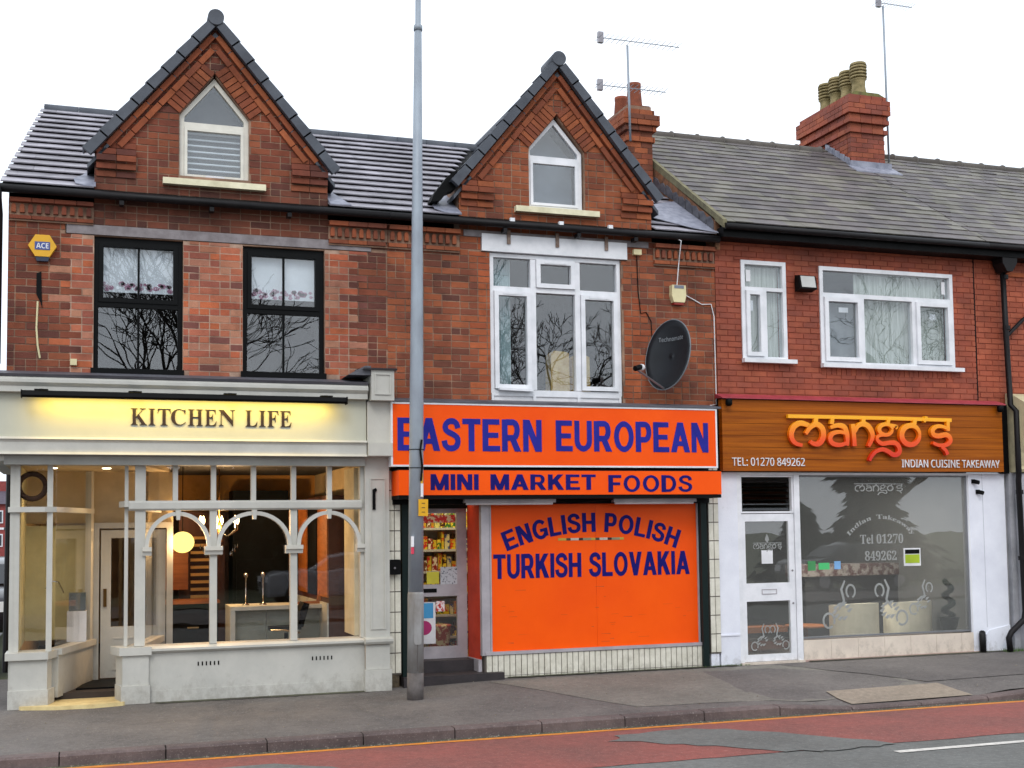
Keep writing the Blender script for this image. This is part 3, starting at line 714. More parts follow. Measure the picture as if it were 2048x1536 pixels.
# ---- gable windows
def gable_window(t, cx, hw, z0, zs, za, fm, sm, y=.06, blind=None, label=None, zt=None):
    f = MB(); tt = .055
    out = [(cx - hw, z0), (cx + hw, z0), (cx + hw, zs), (cx, za), (cx - hw, zs)]
    k = tt * 1.0; inn = [(cx - hw + k, z0 + k), (cx + hw - k, z0 + k), (cx + hw - k, zs - .012), (cx, za - k * 1.45), (cx - hw + k, zs - .012)]
    for i in range(5):
        j = (i + 1) % 5; f.xz([out[i], out[j], inn[j], inn[i]], y, y + .07)
    w = f.build('gable_window', fm, t)
    if label: w['label'] = label
    B('transom', fm, w, cx - hw + k, cx + hw - k, y - .006, y + .06, zt - .035, zt + .025)
    MB().xz([(cx - hw + k, zt + .02), (cx + hw - k, zt + .02), (cx + hw - k, zs - .01), (cx, za - k * 1.5), (cx - hw + k, zs - .01)], y + .03, y + .036).build('pane', GU, w)
    ring(w, 'sash', fm, cx - hw + k + .002, cx + hw - k - .002, z0 + k + .002, zt - .037, y - .012, .035, .05)
    pane(w, GU, cx - hw + k + .03, cx + hw - k - .03, z0 + k + .03, zt - .06, y + .015)
    B('sill', sm, w, cx - hw - .19, cx + hw + .19, -.09, y, z0 - .075, z0 - .002)
    bx = MB().xz([(cx - hw, z0), (cx + hw, z0), (cx + hw, zs), (cx, za), (cx - hw, zs)], y + .35, y + .4).build('room_wall', blind or GREYW, w)
    return w
gw = gable_window(KL, GX1, .40, 6.01, 6.80, 7.28, CFRAME, CREAM, label='cream framed pointed gable window with white slats', zt=6.70)
for i in range(8): B('blind_slat', BLIND, gw, GX1 - .3, GX1 + .31, .14, .17, 6.11 + i * .072, 6.126 + i * .072)
B('room_wall', GREYW, gw, GX1 - .33, GX1 + .33, .2, .21, 6.05, 6.66)

# ---- EE wall
ew = Wall(BRICK); mo = MB()
B('window_handle', PAPER, gw, GX1 - .1, GX1 + .12, .035, .05, 6.075, 6.095)
EH = (4.745, 6.555, 3.5, 5.39)
def ecol(x, z):
    if z > 5.66: return GOR() if random.random() < .6 else EEC()
    if 6.95 > x > 6.6 and z < 5.1 and random.random() < .5: return EEO()
    if 4.55 < x < 4.75: return EEO()
    if 3.9 < x < 4.4 and random.random() < .35: return KLD()
    return EEC()
ew.fill(mo, lambda z: (3.42, 7.93), [EH, (4.63, 6.64, 5.39, 5.63)], 3.40, 5.66, ecol, pal='mix')
GX2, GA2, GS2 = 5.675, 7.93, 6.30
ew.fill(mo, gbase(GX2, 1.33, GS2, GA2), [ghole(GX2, .385, 5.97, 6.78, 7.24)], 5.66, GA2, ecol, pal='mix')
gable_dress(ew, GX2, 1.33, GS2, GA2, GOR, whw=.385, wzs=6.78, wza=7.24)
for a, b in ((4.36, 4.80), (6.56, 7.0)): kneeler(EE, a, b, 5.96, GOR, ew)
em = mo.build('wall', MORT, EE); ew.finish(EE, em)
gw = gable_window(EE, GX2 - .02, .385, 6.0, 6.78, 7.22, WHITE, CREAM, label='white framed pointed gable window with pale blind', zt=6.68, blind=mat('pale_blue_blind', (150, 160, 172), .8))
# white board over the upstairs window with three hanging iron straps
bd = B('head_board', WHITE, EE, 4.635, 6.635, -.03, .2, 5.40, 5.62)
B('weathered_timber', LINT, EE, 4.4, 6.95, -.02, .0, 5.575, 5.655)
for xx in (4.99, 5.65, 6.335):
    B('gutter_strap', mat('rusty_strap', (150, 130, 118), .7, rgb2=(96, 70, 56), scale=20), EE, xx - .022, xx + .022, -.05, -.032, 5.50, 5.68)
    B('gutter_strap', WHITE, EE, xx - .03, xx + .03, -.2, -.15, 5.755, 5.80)
# three light casement window
ww = ring(EE, 'window', WHITE, 4.75, 6.55, 3.6, 5.39, .03, .05, .09); ww['label'] = 'large white upstairs window of six lights'
xa, xb = 5.335, 5.945
zt = 4.94
for q in (xa, xb): B('mullion', WHITE, ww, q - .035, q + .035, .028, .12, 3.655, 5.335)
for a, b in ((4.8, xa - .036), (xa + .036, xb - .036), (xb + .036, 6.5)): B('transom', WHITE, ww, a, b, .03, .12, zt - .03, zt + .03)
for a, b in ((4.8, xa - .036), (xb + .036, 6.5)):
    pane(ww, GU, a, b, zt + .03, 5.34, .08)
    ring(ww, 'casement', WHITE, a + .004, b - .004, 3.66, zt - .035, .0, .055, .08); pane(ww, GU, a + .05, b - .05, 3.71, zt - .085, .05)
    B('trickle_vent', WHITE, ww, a + .12, b - .12, -.006, .002, zt - .075, zt - .05)
ring(ww, 'casement', WHITE, xa + .04, xb - .04, zt + .034, 5.335, .0, .055, .08); pane(ww, GU, xa + .09, xb - .09, zt + .085, 5.285, .05)
B('trickle_vent', WHITE, ww, xa + .15, xb - .15, -.006, .002, 5.29, 5.31)
pane(ww, GU, xa + .036, xb - .036, 3.65, zt - .03, .08)
MB().xz([(4.84, 3.64), (4.89, 3.635), (5.29, 3.625), (5.30, 3.66), (4.84, 3.665)], -.05, .0).build('open_casement_edge', WHITE, ww)
lp = ring(ww, 'lower_panel', WHITE, 4.76, 6.54, 3.45, 3.6, .03, .03, .06); B('panel_board', WHITE, ww, 4.79, 6.51, .05, .07, 3.46, 3.59)
for q in (xa, xb): B('panel_rail', WHITE, ww, q - .02, q + .02, .026, .05, 3.48, 3.6)
# curtain and cream boxes in the room behind
cu_ = MB(); n = 40
for i in range(n):
    x0, x1 = 4.84 + .26 * i / n, 4.84 + .26 * (i + 1) / n
    y0, y1 = .24 + .02 * math.sin(i * 1.3), .24 + .02 * math.sin((i + 1) * 1.3)
    cu_.face_solid([(x0, y0, 3.62), (x1, y1, 3.62), (x1, y1, 5.36), (x0, y0, 5.36)], [(x0, y0 + .005, 3.62), (x1, y1 + .005, 3.62), (x1, y1 + .005, 5.36), (x0, y0 + .005, 5.36)])
tag(cu_.build('curtain', mat('pale_blue_curtain', (196, 216, 218), .85)), 'pale blue curtain hanging in the left light of the large white upstairs window', 'curtain')
BOXC = mat('straw_box', (216, 190, 130), .8, rgb2=(190, 150, 80), scale=14)
for i, (a, b, hh) in enumerate(((5.66, 5.93, 4.18), (5.97, 6.22, 4.14))):
    tag(MB().xz([(a, 3.62), (b, 3.62), (b - .01, hh), (b - .05, hh + .02), (a + .06, hh + .03), (a + .01, hh - .02)], .3, .5).build('storage_box', BOXC), ('straw coloured box behind the middle light of the large white window', 'paler straw box behind the right light of the large white window')[i], 'box', 'boxes on the upstairs window ledge')

# ---- roofs. one slope: z = ze + (y - ye) * s
def roof_tiles(t, part, name, m, regions, ye, ze, s, gauge, wid, thick, cols, lap=.05, maxn=300, rag=.0):
    """regions: row index -> list of (xa, xb); builds single tile objects, then the rest as one mesh"""
    cosr = 1 / math.hypot(1, s); sinr = s * cosr; rest = MB(); cache = {}; cnt = 0
    for r, ivs in regions:
        d0 = r * gauge; y0, z0 = ye + d0 * cosr, ze + d0 * sinr
        for xa, xb in ivs:
            off = (r % 2) * wid / 2; x = math.floor((xa + off) / wid) * wid - off
            while x < xb:
                a, b = max(x, xa) + .002, min(x + wid, xb) - .002; x += wid
                if b - a < .03: continue
                dz = random.uniform(-rag, rag); dl = random.uniform(-rag * 2, rag * 2)
                key = (round(b - a, 2), random.randint(0, 2)); w = key[0]
                lift = thick * 1.12 + dz
                L = gauge + lap
                q = lambda u, v: (u * cosr - v * sinr, u * sinr + v * cosr)   # along slope, normal
                P = [q(dl, lift), q(dl, lift - min(thick, .014)), q(L, -.002), q(L, thick * .2)]
                c = random.choice(cols)
                if cnt < maxn:
                    if key not in cache:
                        cache[key] = MB().face_solid([(-w / 2, yy, zz) for yy, zz in P], [(w / 2, yy, zz) for yy, zz in P]).mesh(name, m)
                    o = bpy.data.objects.new(name, cache[key]); o.location = ((a + b) / 2, y0, z0); o.color = (*c, 1)
                    COL.objects.link(o); attach(o, part); cnt += 1
                else:
                    rest.face_solid([(a, y0 + yy, z0 + zz) for yy, zz in P], [(b, y0 + yy, z0 + zz) for yy, zz in P], c)
    if rest.v:
        o = rest.build(name + '_field', m, t); o['kind'] = 'stuff'
RS = .6; YE, ZE = -.12, 5.77
def slope_deck(t, x0, x1, ye, ze, s, yr, m, hip=0):
    b = MB(); zr_ = ze + (yr - ye) * s
    b.face_solid([(x0, ye, ze), (x1, ye, ze), (x1, yr, zr_), (x0 + hip, yr, zr_)], [(x0, ye, ze - .06), (x1, ye, ze - .06), (x1, yr, zr_ - .06), (x0 + hip, yr, zr_ - .06)])
    b.face_solid([(x0 + hip, yr, zr_), (x1, yr, zr_), (x1, yr + 4, ze), (x0 + hip, yr + 4, ze)], [(x0 + hip, yr, zr_ - .06), (x1, yr, zr_ - .06), (x1, yr + 4, ze - .06), (x0 + hip, yr + 4, ze - .06)])
    return b.build('roof', m, t)
YR = 3.2; GA = .272; NR = int((YR - YE) * math.hypot(1, RS) / GA) + 1
kr = slope_deck(KL, -.98, 3.42, YE, ZE - .02, RS, YR, BLACK, hip=.32)
er = slope_deck(EE, 3.42, 7.9, YE, ZE - .02, RS, YR, BLACK)
TC = [tuple(v * k for v in (1, 1, 1.02)) for k in (.88, .96, 1.04, 1.14)]
def reg(x0f, x1f, n=NR): return [(r, [(x0f(r), x1f(r))]) for r in range(n)]
gslope1 = 1.34 / (GA1 - GS1)
def zrow(r): return ZE + r * GA * RS / math.hypot(1, RS)
def gcut(cx, hw, zs, za, r): z = zrow(r); return hw if z < zs else max(0, hw * (za - z) / (za - zs))
roof_tiles(KL, kr, 'roof_tile', TILE, [(r, [(-.98 + .32 * r / NR, GX1 - gcut(GX1, 1.34, GS1, GA1, r)), (GX1 + gcut(GX1, 1.34, GS1, GA1, r), 3.42)]) for r in range(NR)], YE, ZE, RS, GA, .33, .045, TC)
roof_tiles(EE, er, 'roof_tile', TILE, [(r, [(3.42, GX2 - gcut(GX2, 1.33, GS2, GA2, r)), (GX2 + gcut(GX2, 1.33, GS2, GA2, r), 7.9)]) for r in range(NR)], YE, ZE, RS, GA, .33, .045, TC)
zR = ZE + (YR - YE) * RS
def ridge(t, part, x0, x1, y, z, m, seg=.45, r=.11, name='ridge_tile', flare=0):
    x = x0
    while x < x1:
        e = min(x + seg, x1); b = MB(); b.tube([(x + .004, y, z - .05), (e - .03, y, z - .05), (e - .028, y, z - .05), (e, y, z - .05)], r, 12, True, [r, r, r + flare, r + flare]); b.build(name, m, part, smooth=True); x = e
ridge(KL, kr, -.66, 3.42, YR, zR + .03, VERGE, r=.09); ridge(EE, er, 3.42, 7.4, YR, zR + .03, VERGE, r=.09)
B('verge_board', BLACK, kr, -.99, -.975, -.1, .0, 5.70, 5.76)
def attach_z(o): o.location.z += .16
def gable_roof(t, cx, hw, zs, za, ylen, ov=.08):
    """steep cross gable: slabs, interlocking verge caps, round ridge end"""
    sl = (za - zs) / hw; L = math.hypot(hw + ov, (hw + ov) * sl); top = za + .03
    d = MB()
    for sg in (-1, 1):
        x1 = cx + sg * (hw + ov); z1 = top - (hw + ov) * sl
        d.face_solid([(cx, -.06, top), (x1, -.06, z1), (x1, -.06, z1 - .05), (cx, -.06, top - .06)], [(cx, ylen, top), (x1, .9, z1), (x1, .9, z1 - .05), (cx, ylen, top - .06)])
    gr = d.build('gable_roof', VERGE, t)
    gr.location.z -= .16
    n = 8
    for sg in (-1, 1):
        ux, uz = sg * 1 / math.hypot(1, sl), -sl / math.hypot(1, sl); nx, nz = sg * sl / math.hypot(1, sl), 1 / math.hypot(1, sl)
        LL = L - .0
        for i in range(n):
            a, c = .1 + (LL - .1) * i / n, .1 + (LL - .1) * (i + 1) / n + .02
            lift0, lift1 = .036, .052
            P = []
            for s_, li in ((a, lift0), (c, lift1)):
                P.append((cx + ux * s_ + nx * li, top + uz * s_ + nz * li)); P.append((cx + ux * s_ - nx * .068, top + uz * s_ - nz * .068))
            q = MB().xz([P[0], P[2], P[3], P[1]], -.135, -.06)
            q.xz([P[0], P[2], (P[2][0] - nx * .02, P[2][1] - nz * .02), (P[0][0] - nx * .02, P[0][1] - nz * .02)], -.0599, .12)
            attach_z(q.build('verge_tile', VERGE, gr))
    c = MB().tube([(cx, -.15, top - .005), (cx, .3, top - .012)], .094, 20); attach_z(c.build('ridge_end_cap', VERGE, gr, smooth=True))
    ridge(t, gr, 0, 0, 0, 0, VERGE)
    MB().tube([(cx, .31, top + .01), (cx, ylen, top + .01)], .1, 12).build('ridge_tile', VERGE, gr, smooth=True)
    return gr
gable_roof(KL, GX1, 1.34, GS1, GA1, 3.4); gr2 = gable_roof(EE, GX2, 1.33, GS2, GA2, 3.4)
# cheek walls of the gables
for t, cx, hw, zs in ((KL, GX1, 1.34, GS1), (EE, GX2, 1.33, GS2)):
    b = MB()
    for sg in (-1, 1): b.yz([(.24, 5.8), (1.0, 6.4), (.9, zs), (.24, zs)], cx + sg * hw - .1 * (sg > 0), cx + sg * hw + .1 * (sg < 0))
    b.build('gable_cheek', MORT, t)
# lead flashings lying on the tiles
def flash(t, pts, lift=.07, m=LEAD):
    b = MB(); F = [(x, YE + d, ZE + d * RS + lift) for x, d in pts]; K = [(x, y, z - .01) for x, y, z in F]
    b.face_solid(F, K); return b.build('lead_flashing', m, t)
flash(kr, [(-.1, -.02), (.02, -.02), (.02, .75), (-.04, .6), (-.12, .35), (-.22, .2), (-.2, .05)])
flash(kr, [(2.69, -.02), (2.95, -.02), (2.85, .25), (2.76, .5), (2.69, .8)])
flash(er, [(4.12, -.02), (4.34, -.02), (4.34, .75), (4.2, .55), (4.05, .4), (4.02, .1)])
flash(er, [(7.01, .5), (7.1, .42), (7.6, .08), (7.92, -.04), (7.9, .5), (7.9, 1.2), (7.3, .9), (7.02, .95)], .075)
MB().face_solid([(4.33, .0, 6.42), (4.2, -.02, 6.32), (4.02, -.02, 6.08), (3.98, -.02, 5.98), (4.1, -.02, 6.0), (4.2, -.02, 6.12), (4.3, -.02, 6.16)],
                [(4.33, .2, 6.42), (4.2, .2, 6.32), (4.02, .2, 6.08), (3.98, .2, 5.98), (4.1, .2, 6.0), (4.2, .2, 6.12), (4.3, .2, 6.16)]).build('ragged_felt', BLACK, er)
# step up to the takeaway's roof: exposed party wall, ragged lead soakers
MZE, MYE, MS = 5.93, -.3, .67
MB().face_solid([(7.9, -.1, 5.6), (7.9, -.1, 6.02), (7.9, 3.1, 8.13), (7.9, 3.1, 7.5)], [(7.97, -.1, 5.6), (7.97, -.1, 6.02), (7.97, 3.1, 8.13), (7.97, 3.1, 7.5)]).build('party_wall', mat('party_brick', (150, 100, 66), .9, rgb2=(90, 66, 52), scale=9, bump=.01, bscale=30), EE)
for i in range(12):
    d = .05 + i * .2; y = YE + d; z = ZE + d * RS + .08
    MB().yz([(y, z), (y + .17, z + .1), (y + .19, z + .24 + random.uniform(-.03, .03)), (y + .08, z + .2), (y + .0, z + .1)], 7.885, 7.899).build('lead_soaker', LEADD, er)

# ---- gutters
def gutter(t, x0, x1, z, y=-.17, r=.046, br=()):
    b = MB().tube([(x0, y, z), (x1, y, z)], r, 12); g_ = b.build('gutter', IRON, t, smooth=True)
    MB().box(x0, x1, y + .05, -.011, z - .0, z + .07).build('fascia_board', BLACK, g_)
    for q in br: B('bracket', IRON, g_, q - .025, q + .025, y - .01, y + .1, z - .1, z - .05)
    return g_
gutter(KL, -1.02, 3.42, 5.72, br=(.3, 1.3, 2.2)); gutter(EE, 3.42, 7.92, 5.72, br=(4.9, 5.9, 6.7))
tag(MB().tube([(-1.0, -.19, 5.72), (-1.0, -.19, 5.6), (-.995, -.06, 5.45), (-1.0, -.04, 3.78)], .042, 10).build('downpipe', IRON, smooth=True), 'dark downpipe standing off the left corner of the leftmost shop', 'downpipe')

# ---- takeaway upper wall
mw = Wall(RBRICK); mo = MB()
MH1 = (8.325, 9.02, 4.12, 5.505); MH2 = (9.555, 11.785, 4.09, 5.49)
mw.fill(mo, lambda z: (7.94, 12.165), [MH1, MH2], 3.6, 5.86, lambda x, z: MRC(), course=.079, bl=.235)
mm_ = mo.build('wall', MORTR, MG)
for (a, b, z) in ((8.33, 9.02, 4.0), (9.56, 11.79, 3.97)):   # soldier course of headers under each sill, slightly proud
    q = a
    while q < b - .05: mw.poly([(q, z), (q + .07, z), (q + .07, z + .1), (q, z + .1)], -.008, .0, MRC()); q += .08
mw.finish(MG, mm_)
def frame_win(t, x0, x1, z0, z1, label):
    w = ring(t, 'window', WHITE, x0, x1, z0, z1, -.02, .055, .12); w['label'] = label
    B('sill', WHITE, w, x0 - .02, x1 + .1, -.1, -.02, z0 - .035, z0 + .02); return w
w = frame_win(MG, 8.325, 9.02, 4.13, 5.505, 'narrow white framed upstairs window of three lights')
B('transom', WHITE, w, 8.38, 8.965, -.02, .08, 5.09, 5.14); B('mullion', WHITE, w, 8.65, 8.71, -.02, .08, 4.185, 5.09)
pane(w, GU, 8.38, 8.965, 5.14, 5.45, .03); pane(w, GU, 8.71, 8.965, 4.185, 5.09, .03)
ring(w, 'casement', WHITE, 8.385, 8.648, 4.19, 5.088, -.05, .055, .08); pane(w, GU, 8.44, 8.595, 4.24, 5.03, .0)
B('net_curtain', NET, w, 8.39, 8.96, .12, .125, 4.18, 5.44)
w = frame_win(MG, 9.555, 11.785, 4.1, 5.49, 'wide white framed upstairs window of four lights')
B('transom', WHITE, w, 9.61, 11.73, -.02, .08, 5.06, 5.12)
for q in (10.24, 11.1): B('mullion', WHITE, w, q - .03, q + .03, -.02, .08, 4.155, 5.06)
pane(w, GU, 9.61, 11.73, 5.12, 5.435, .03); pane(w, GU, 10.27, 11.07, 4.155, 5.06, .03)
for a, b in ((9.615, 10.208), (11.132, 11.728)):
    ring(w, 'casement', WHITE, a, b, 4.16, 5.058, -.05, .06, .08); pane(w, GU, a + .055, b - .055, 4.22, 5.0, .0)
B('net_curtain', NET, w, 10.2, 11.72, .12, .125, 4.14, 5.43); B('dust_sheet', mat('grey_net', (128, 134, 136), .9, rgb2=(90, 96, 100), scale=5), w, 9.62, 10.19, .12, .125, 4.14, 5.05)
for (a, b, c, d_) in ((9.88, 10.03, 4.86, 4.93), (11.4, 11.5, 4.82, 4.9), (11.62, 11.68, 5.2, 5.38), (8.42, 8.49, 5.22, 5.38), (8.46, 8.52, 4.82, 4.96)):
    B('label_sticker', PAPER, w, a, b, .02, .024, c, d_)
# slate roof
mr_ = slope_deck(MG, 7.93, 12.19, MYE, MZE - .02, MS, 3.2, BLACK)
SCOL = [lin(c) for c in ((114, 108, 102), (108, 101, 98), (122, 116, 108), (102, 95, 95), (116, 111, 101), (110, 102, 102), (98, 91, 92), (105, 97, 98), (126, 121, 112))]
GS_ = .21; NS = int((3.2 - MYE) * math.hypot(1, MS) / GS_) + 1
roof_tiles(MG, mr_, 'slate', SLATE, [(r, [(7.93, 12.18) if r < NS else (8, 12)]) for r in range(NS)], MYE, MZE, MS, GS_, .27, .016, SCOL, lap=.05, rag=.004)
mzr = MZE + (3.2 - MYE) * MS
ridge(MG, mr_, 8.0, 11.75, 3.2, mzr + .03, mat('old_ridge_tile', (104, 98, 92), .8, rgb2=(80, 76, 72)), seg=.47, r=.08, flare=.022)
nr_ = slope_deck(NB, 12.19, 24, MYE, MZE - .02, MS, 3.2, BLACK)
roof_tiles(NB, nr_, 'slate', SLATE, [(r, [(12.18, 19)]) for r in range(NS)], MYE, MZE, MS, GS_, .27, .016, SCOL, lap=.05, rag=.004)
ridge(NB, nr_, 12.75, 20, 3.2, mzr + .03, MATS['old_ridge_tile'], seg=.47, r=.08, flare=.022)
MB().face_solid([(7.9, MYE - .02, MZE + .03), (7.96, MYE - .02, MZE + .03), (7.96, 3.2, mzr + .05), (7.9, 3.2, mzr + .05)], [(7.9, MYE - .02, MZE - .08), (7.96, MYE - .02, MZE - .08), (7.96, 3.2, mzr - .06), (7.9, 3.2, mzr - .06)]).build('verge_mortar', mat('mossy_mortar', (128, 122, 92), .95, rgb2=(96, 90, 72), scale=9, bump=.006), mr_)
def m_gutter(t, x0, x1):
    g_ = MB().tube([(x0, -.33, 5.87), (x1, -.33, 5.87)], .042, 12).build('gutter', IRON, t, smooth=True)
    MB().box(x0, x1, -.27, -.005, 5.74, 5.88).build('fascia_board', BLACK, g_)
m_gutter(MG, 7.93, 12.18); m_gutter(NB, 12.18, 20)

# ---- chimneys
def chimney(t, x0, x1, y0, y1, zb, prof, m, colf, name='chimney'):
    """prof: list of (z0, z1, projection) shaft and oversailing courses built of brick courses"""
    b = MB(); rest = []
    core = MB().box(x0 + .01, x1 - .01, y0 + .01, y1 - .01, zb, prof[-1][1] - .02).build(name, MORT, t)
    cnt = 0
    for z0, z1, pr in prof:
        n = max(1, round((z1 - z0) / COURSE)); h = (z1 - z0) / n
        for r in range(n):
            za, zb_ = z0 + r * h + .004, z0 + (r + 1) * h - .004
            def run(a, c, mk):
                off = (r % 2) * .11; q = a
                first = True
                while q < c - .01:
                    e = min(q + (.22 - off if first and off else .22), c); first = False
                    mk(q + .004, e - .004); q = e
            run(x0 - pr, x1 + pr, lambda u, v: rest.append((MB().box(u, v, y0 - pr, y0 - pr + .1 + pr, za, zb_), colf())))
            run(y0 - pr + .1 + pr, y1 + pr, lambda u, v: rest.append((MB().box(x0 - pr, x0 + .1, u, v, za, zb_), colf())))
            run(y0 - pr + .1 + pr, y1 + pr, lambda u, v: rest.append((MB().box(x1 - .1, x1 + pr, u, v, za, zb_), colf())))
    for q, c in rest:
        o = q.build('brick', m, core); o.color = (*c, 1)
    return core
CHC = vary([(166, 80, 52), (154, 72, 50), (174, 88, 56), (144, 70, 52)], .06)
ch = chimney(MG, 11.92, 12.59, 2.55, 4.0, 7.6, [(7.85, 8.42, 0), (8.42, 8.50, .04), (8.50, 8.585, .0), (8.585, 8.66, .06), (8.66, 8.74, .03), (8.74, 8.99, .08), (8.99, 9.07, .03)], RBRICK, CHC)
MB().xz([(11.9, 9.07), (12.66, 9.07), (12.5, 9.14), (12.05, 9.14)], 2.56, 3.98).build('flaunching', mat('mossy_flaunching', (120, 124, 70), .95, rgb2=(96, 80, 60), scale=9), ch)
for i, yy in enumerate((2.78, 3.1, 3.42, 3.74)):
    zt_ = 9.66 + (.03 if i == 0 else 0)
    p = MB().lathe([(.13, 9.1), (.135, 9.14), (.11, 9.3), (.115, zt_ - .28), (.14, zt_ - .26)], 12.27, yy).build('chimney_pot', POTB, ch, smooth=True)
    cw = MB()
    for k in range(4): z_ = zt_ - .24 + k * .055; cw.lathe([(.135, z_), (.145, z_ + .012), (.145, z_ + .026), (.135, z_ + .036)], 12.27, yy)
    cw.lathe([(.05, zt_ - .26), (.05, zt_ - .02)], 12.27, yy)
    cw.lathe([(.145, zt_ - .03), (.13, zt_ + .02), (.06, zt_ + .045), (.02, zt_ + .05)], 12.27, yy); cw.build('cowl', POTB, p, smooth=True)
# lead apron round its foot
MB().box(11.88, 12.68, 2.5, 2.546, 7.80, 7.93).build('lead_apron', LEAD, ch)
MB().face_solid([(11.84, 2.54, 7.86), (12.74, 2.54, 7.86), (12.74, 2.3, 7.70), (11.84, 2.3, 7.70)], [(11.84, 2.54, 7.84), (12.74, 2.54, 7.84), (12.74, 2.3, 7.68), (11.84, 2.3, 7.68)]).build('lead_apron', LEAD, ch)
for i in range(5):
    y = 2.56 + i * .14; z = MZE + (y - MYE) * MS + .03
    MB().yz([(y, z - .02), (y + .14, z + .08), (y + .14, z + .18), (y + .02, z + .12)], 11.895, 11.91).build('lead_soaker', LEAD, ch)
ch = chimney(EE, 7.46, 7.87, 1.7, 2.5, 6.6, [(6.85, 7.60, 0), (7.60, 7.68, .03), (7.68, 7.76, 0), (7.76, 7.84, .05), (7.84, 8.0, .09), (8.0, 8.09, .03), (8.09, 8.17, -.02)], BRICK, vary([(160, 84, 50), (140, 72, 48), (170, 92, 56), (120, 66, 46)]))
for yy, zt_ in ((1.95, 8.57), (2.42, 8.52)):
    MB().lathe([(.13, 8.1), (.125, 8.18), (.1, zt_ - .06), (.105, zt_ - .05), (.105, zt_), (.08, zt_), (.08, zt_ - .1)], 7.70, yy).build('chimney_pot', POT, ch, smooth=True)

# =================================================================== KITCHEN SHOP GROUND FLOOR
FY = -.3
MB().xz([(-1.1, 3.44), (3.08, 3.44), (3.08, 3.5), (-1.1, 3.5)], -.40, .0).build('cornice_bed', GREY, KL)
MB().yz([(0, 3.5), (-.40, 3.5), (-.44, 3.54), (-.44, 3.575), (-.42, 3.60), (0, 3.6)], -1.14, 3.08).build('cornice', GREY, KL)
MB().yz([(0, 3.602), (-.43, 3.602), (-.45, 3.63), (0, 3.715)], -1.15, 3.08).build('cornice_lead', LEADD, KL)
MB().box(-1.1, 3.08, FY, -.0, 2.955, 3.44).build('frieze', mat('frieze_grey_paint', (186, 188, 176), .5, rgb2=(176, 178, 166), scale=1.5), KL)
MB().yz([(0, 2.93), (-.36, 2.93), (-.345, 2.955), (0, 2.955)], -1.12, 3.08).build('architrave', GREY, KL)
MB().yz([(0, 2.79), (-.325, 2.79), (-.325, 2.90), (-.34, 2.929), (0, 2.929)], -1.1, 3.08).build('architrave', GREY, KL)
MB().yz([(0, 2.76), (-.36, 2.765), (-.35, 2.789), (0, 2.789)], -1.11, 3.08).build('architrave', GREY, KL)
MB().box(-.9, 3.08, -.22, .0, 2.66, 2.759).build('shopfront_head', mat('shaded_shop_grey', (168, 168, 162), .6), KL)  # shop grey darkened, the shade under the architrave put into its colour
MB().face_solid([(-1.1, -.22, 2.757), (-.9, -.22, 2.757), (-.9, 3, 2.757), (-1.1, 3, 2.757)], [(-1.1, -.22, 2.70), (-.9, -.22, 2.70), (-.9, 3, 2.70), (-1.1, 3, 2.70)]).build('side_head', GREY, KL)
MB().box(-1.1, -.9, 0, 3, 2.79, 3.6).build('side_fascia', GREY, KL)
# right pilaster with console block
PX0, PX1 = 3.09, 3.385
pl = MB().box(PX0, PX1, -.17, .0, .63, 2.77).build('pilaster', GREY, KL)
ring(pl, 'panel_moulding', GREY, PX0 + .06, PX1 - .05, .72, 2.52, -.185, .015, .014)
MB().box(PX0 - .02, PX1 + .005, -.24, .0, 0.0, .25).build('plinth', GREY, pl)
MB().box(PX0 - .005, PX1 - .01, -.2, -.171, .252, .54).build('plinth_die', GREY, pl)
MB().yz([(0, .55), (-.24, .55), (-.26, .58), (-.26, .61), (-.2, .63), (0, .63)], PX0 - .02, PX1 + .02).build('capping', GREY, pl)
MB().box(PX0, PX1 - .01, -.32, .0, 2.77, 3.42).build('pilaster_block', GREY, pl)
MB().box(PX0 + .0, PX1 + .0, -.37, .0, 2.775, 2.93).build('pilaster_base_block', GREY, pl)
cb = MB().box(PX0 + .02, PX1 + .0, -.47, .0, 3.425, 3.78).build('console_block', GREY, pl)
ring(pl, 'panel_moulding', GREY, PX0 + .06, PX1 - .04, 3.49, 3.74, -.485, .014, .014)
MB().yz([(0, 3.782), (-.50, 3.782), (-.52, 3.80), (0, 3.84)], PX0 - .08, PX1 + .03).build('console_cap', LEADD, pl)
MB().xz([(PX0 - .25, 3.72), (PX0 + .02, 3.72), (PX0 + .02, 3.83), (PX0 - .05, 3.83)], -.45, .0).build('console_flashing', LEADD, pl)
tag(MB().xz([(3.18, 2.14), (3.215, 2.14), (3.215, 2.35), (3.235, 2.37), (3.22, 2.40), (3.18, 2.38)], -.19, -.172).build('pilaster_hook', BLACK), 'small black hook on the grey pilaster beside the white tiles', 'hook')
# frame: jambs, transom, mullions, arches
YF = -.1
MB().box(.62, PX0, YF - .02, .12, 0, .55).build('stall_riser', GREY, KL)
MB().yz([(.14, .55), (YF - .05, .55), (YF - .09, .575), (YF - .09, .60), (YF - .03, .62), (.14, .625)], .60, PX0).build('sill', GREY, KL)
MB().box(.62, PX0, YF - .028, YF - .021, 0, .13).build('skirting', GREY, KL)
for x0 in (1.16, 2.46):
    for i in range(6): B('air_brick_slot', BLACK, KL, x0 + i * .045, x0 + .015 + i * .045, YF - .024, YF - .0205, .385, .43)
def post(x0, x1, z0=.626, z1=2.66, y0=YF, y1=YF + .09, name='mullion'): return B(name, GREY, KL, x0, x1, y0, y1, z0, z1)
post(.47, .585, z0=.63); post(3.045, 3.089)
MB().yz([(YF + .09, 2.15), (YF - .02, 2.15), (YF - .04, 2.17), (YF - .04, 2.235), (YF - .02, 2.26), (YF + .09, 2.26)], .40, 3.06).build('transom', GREY, KL)
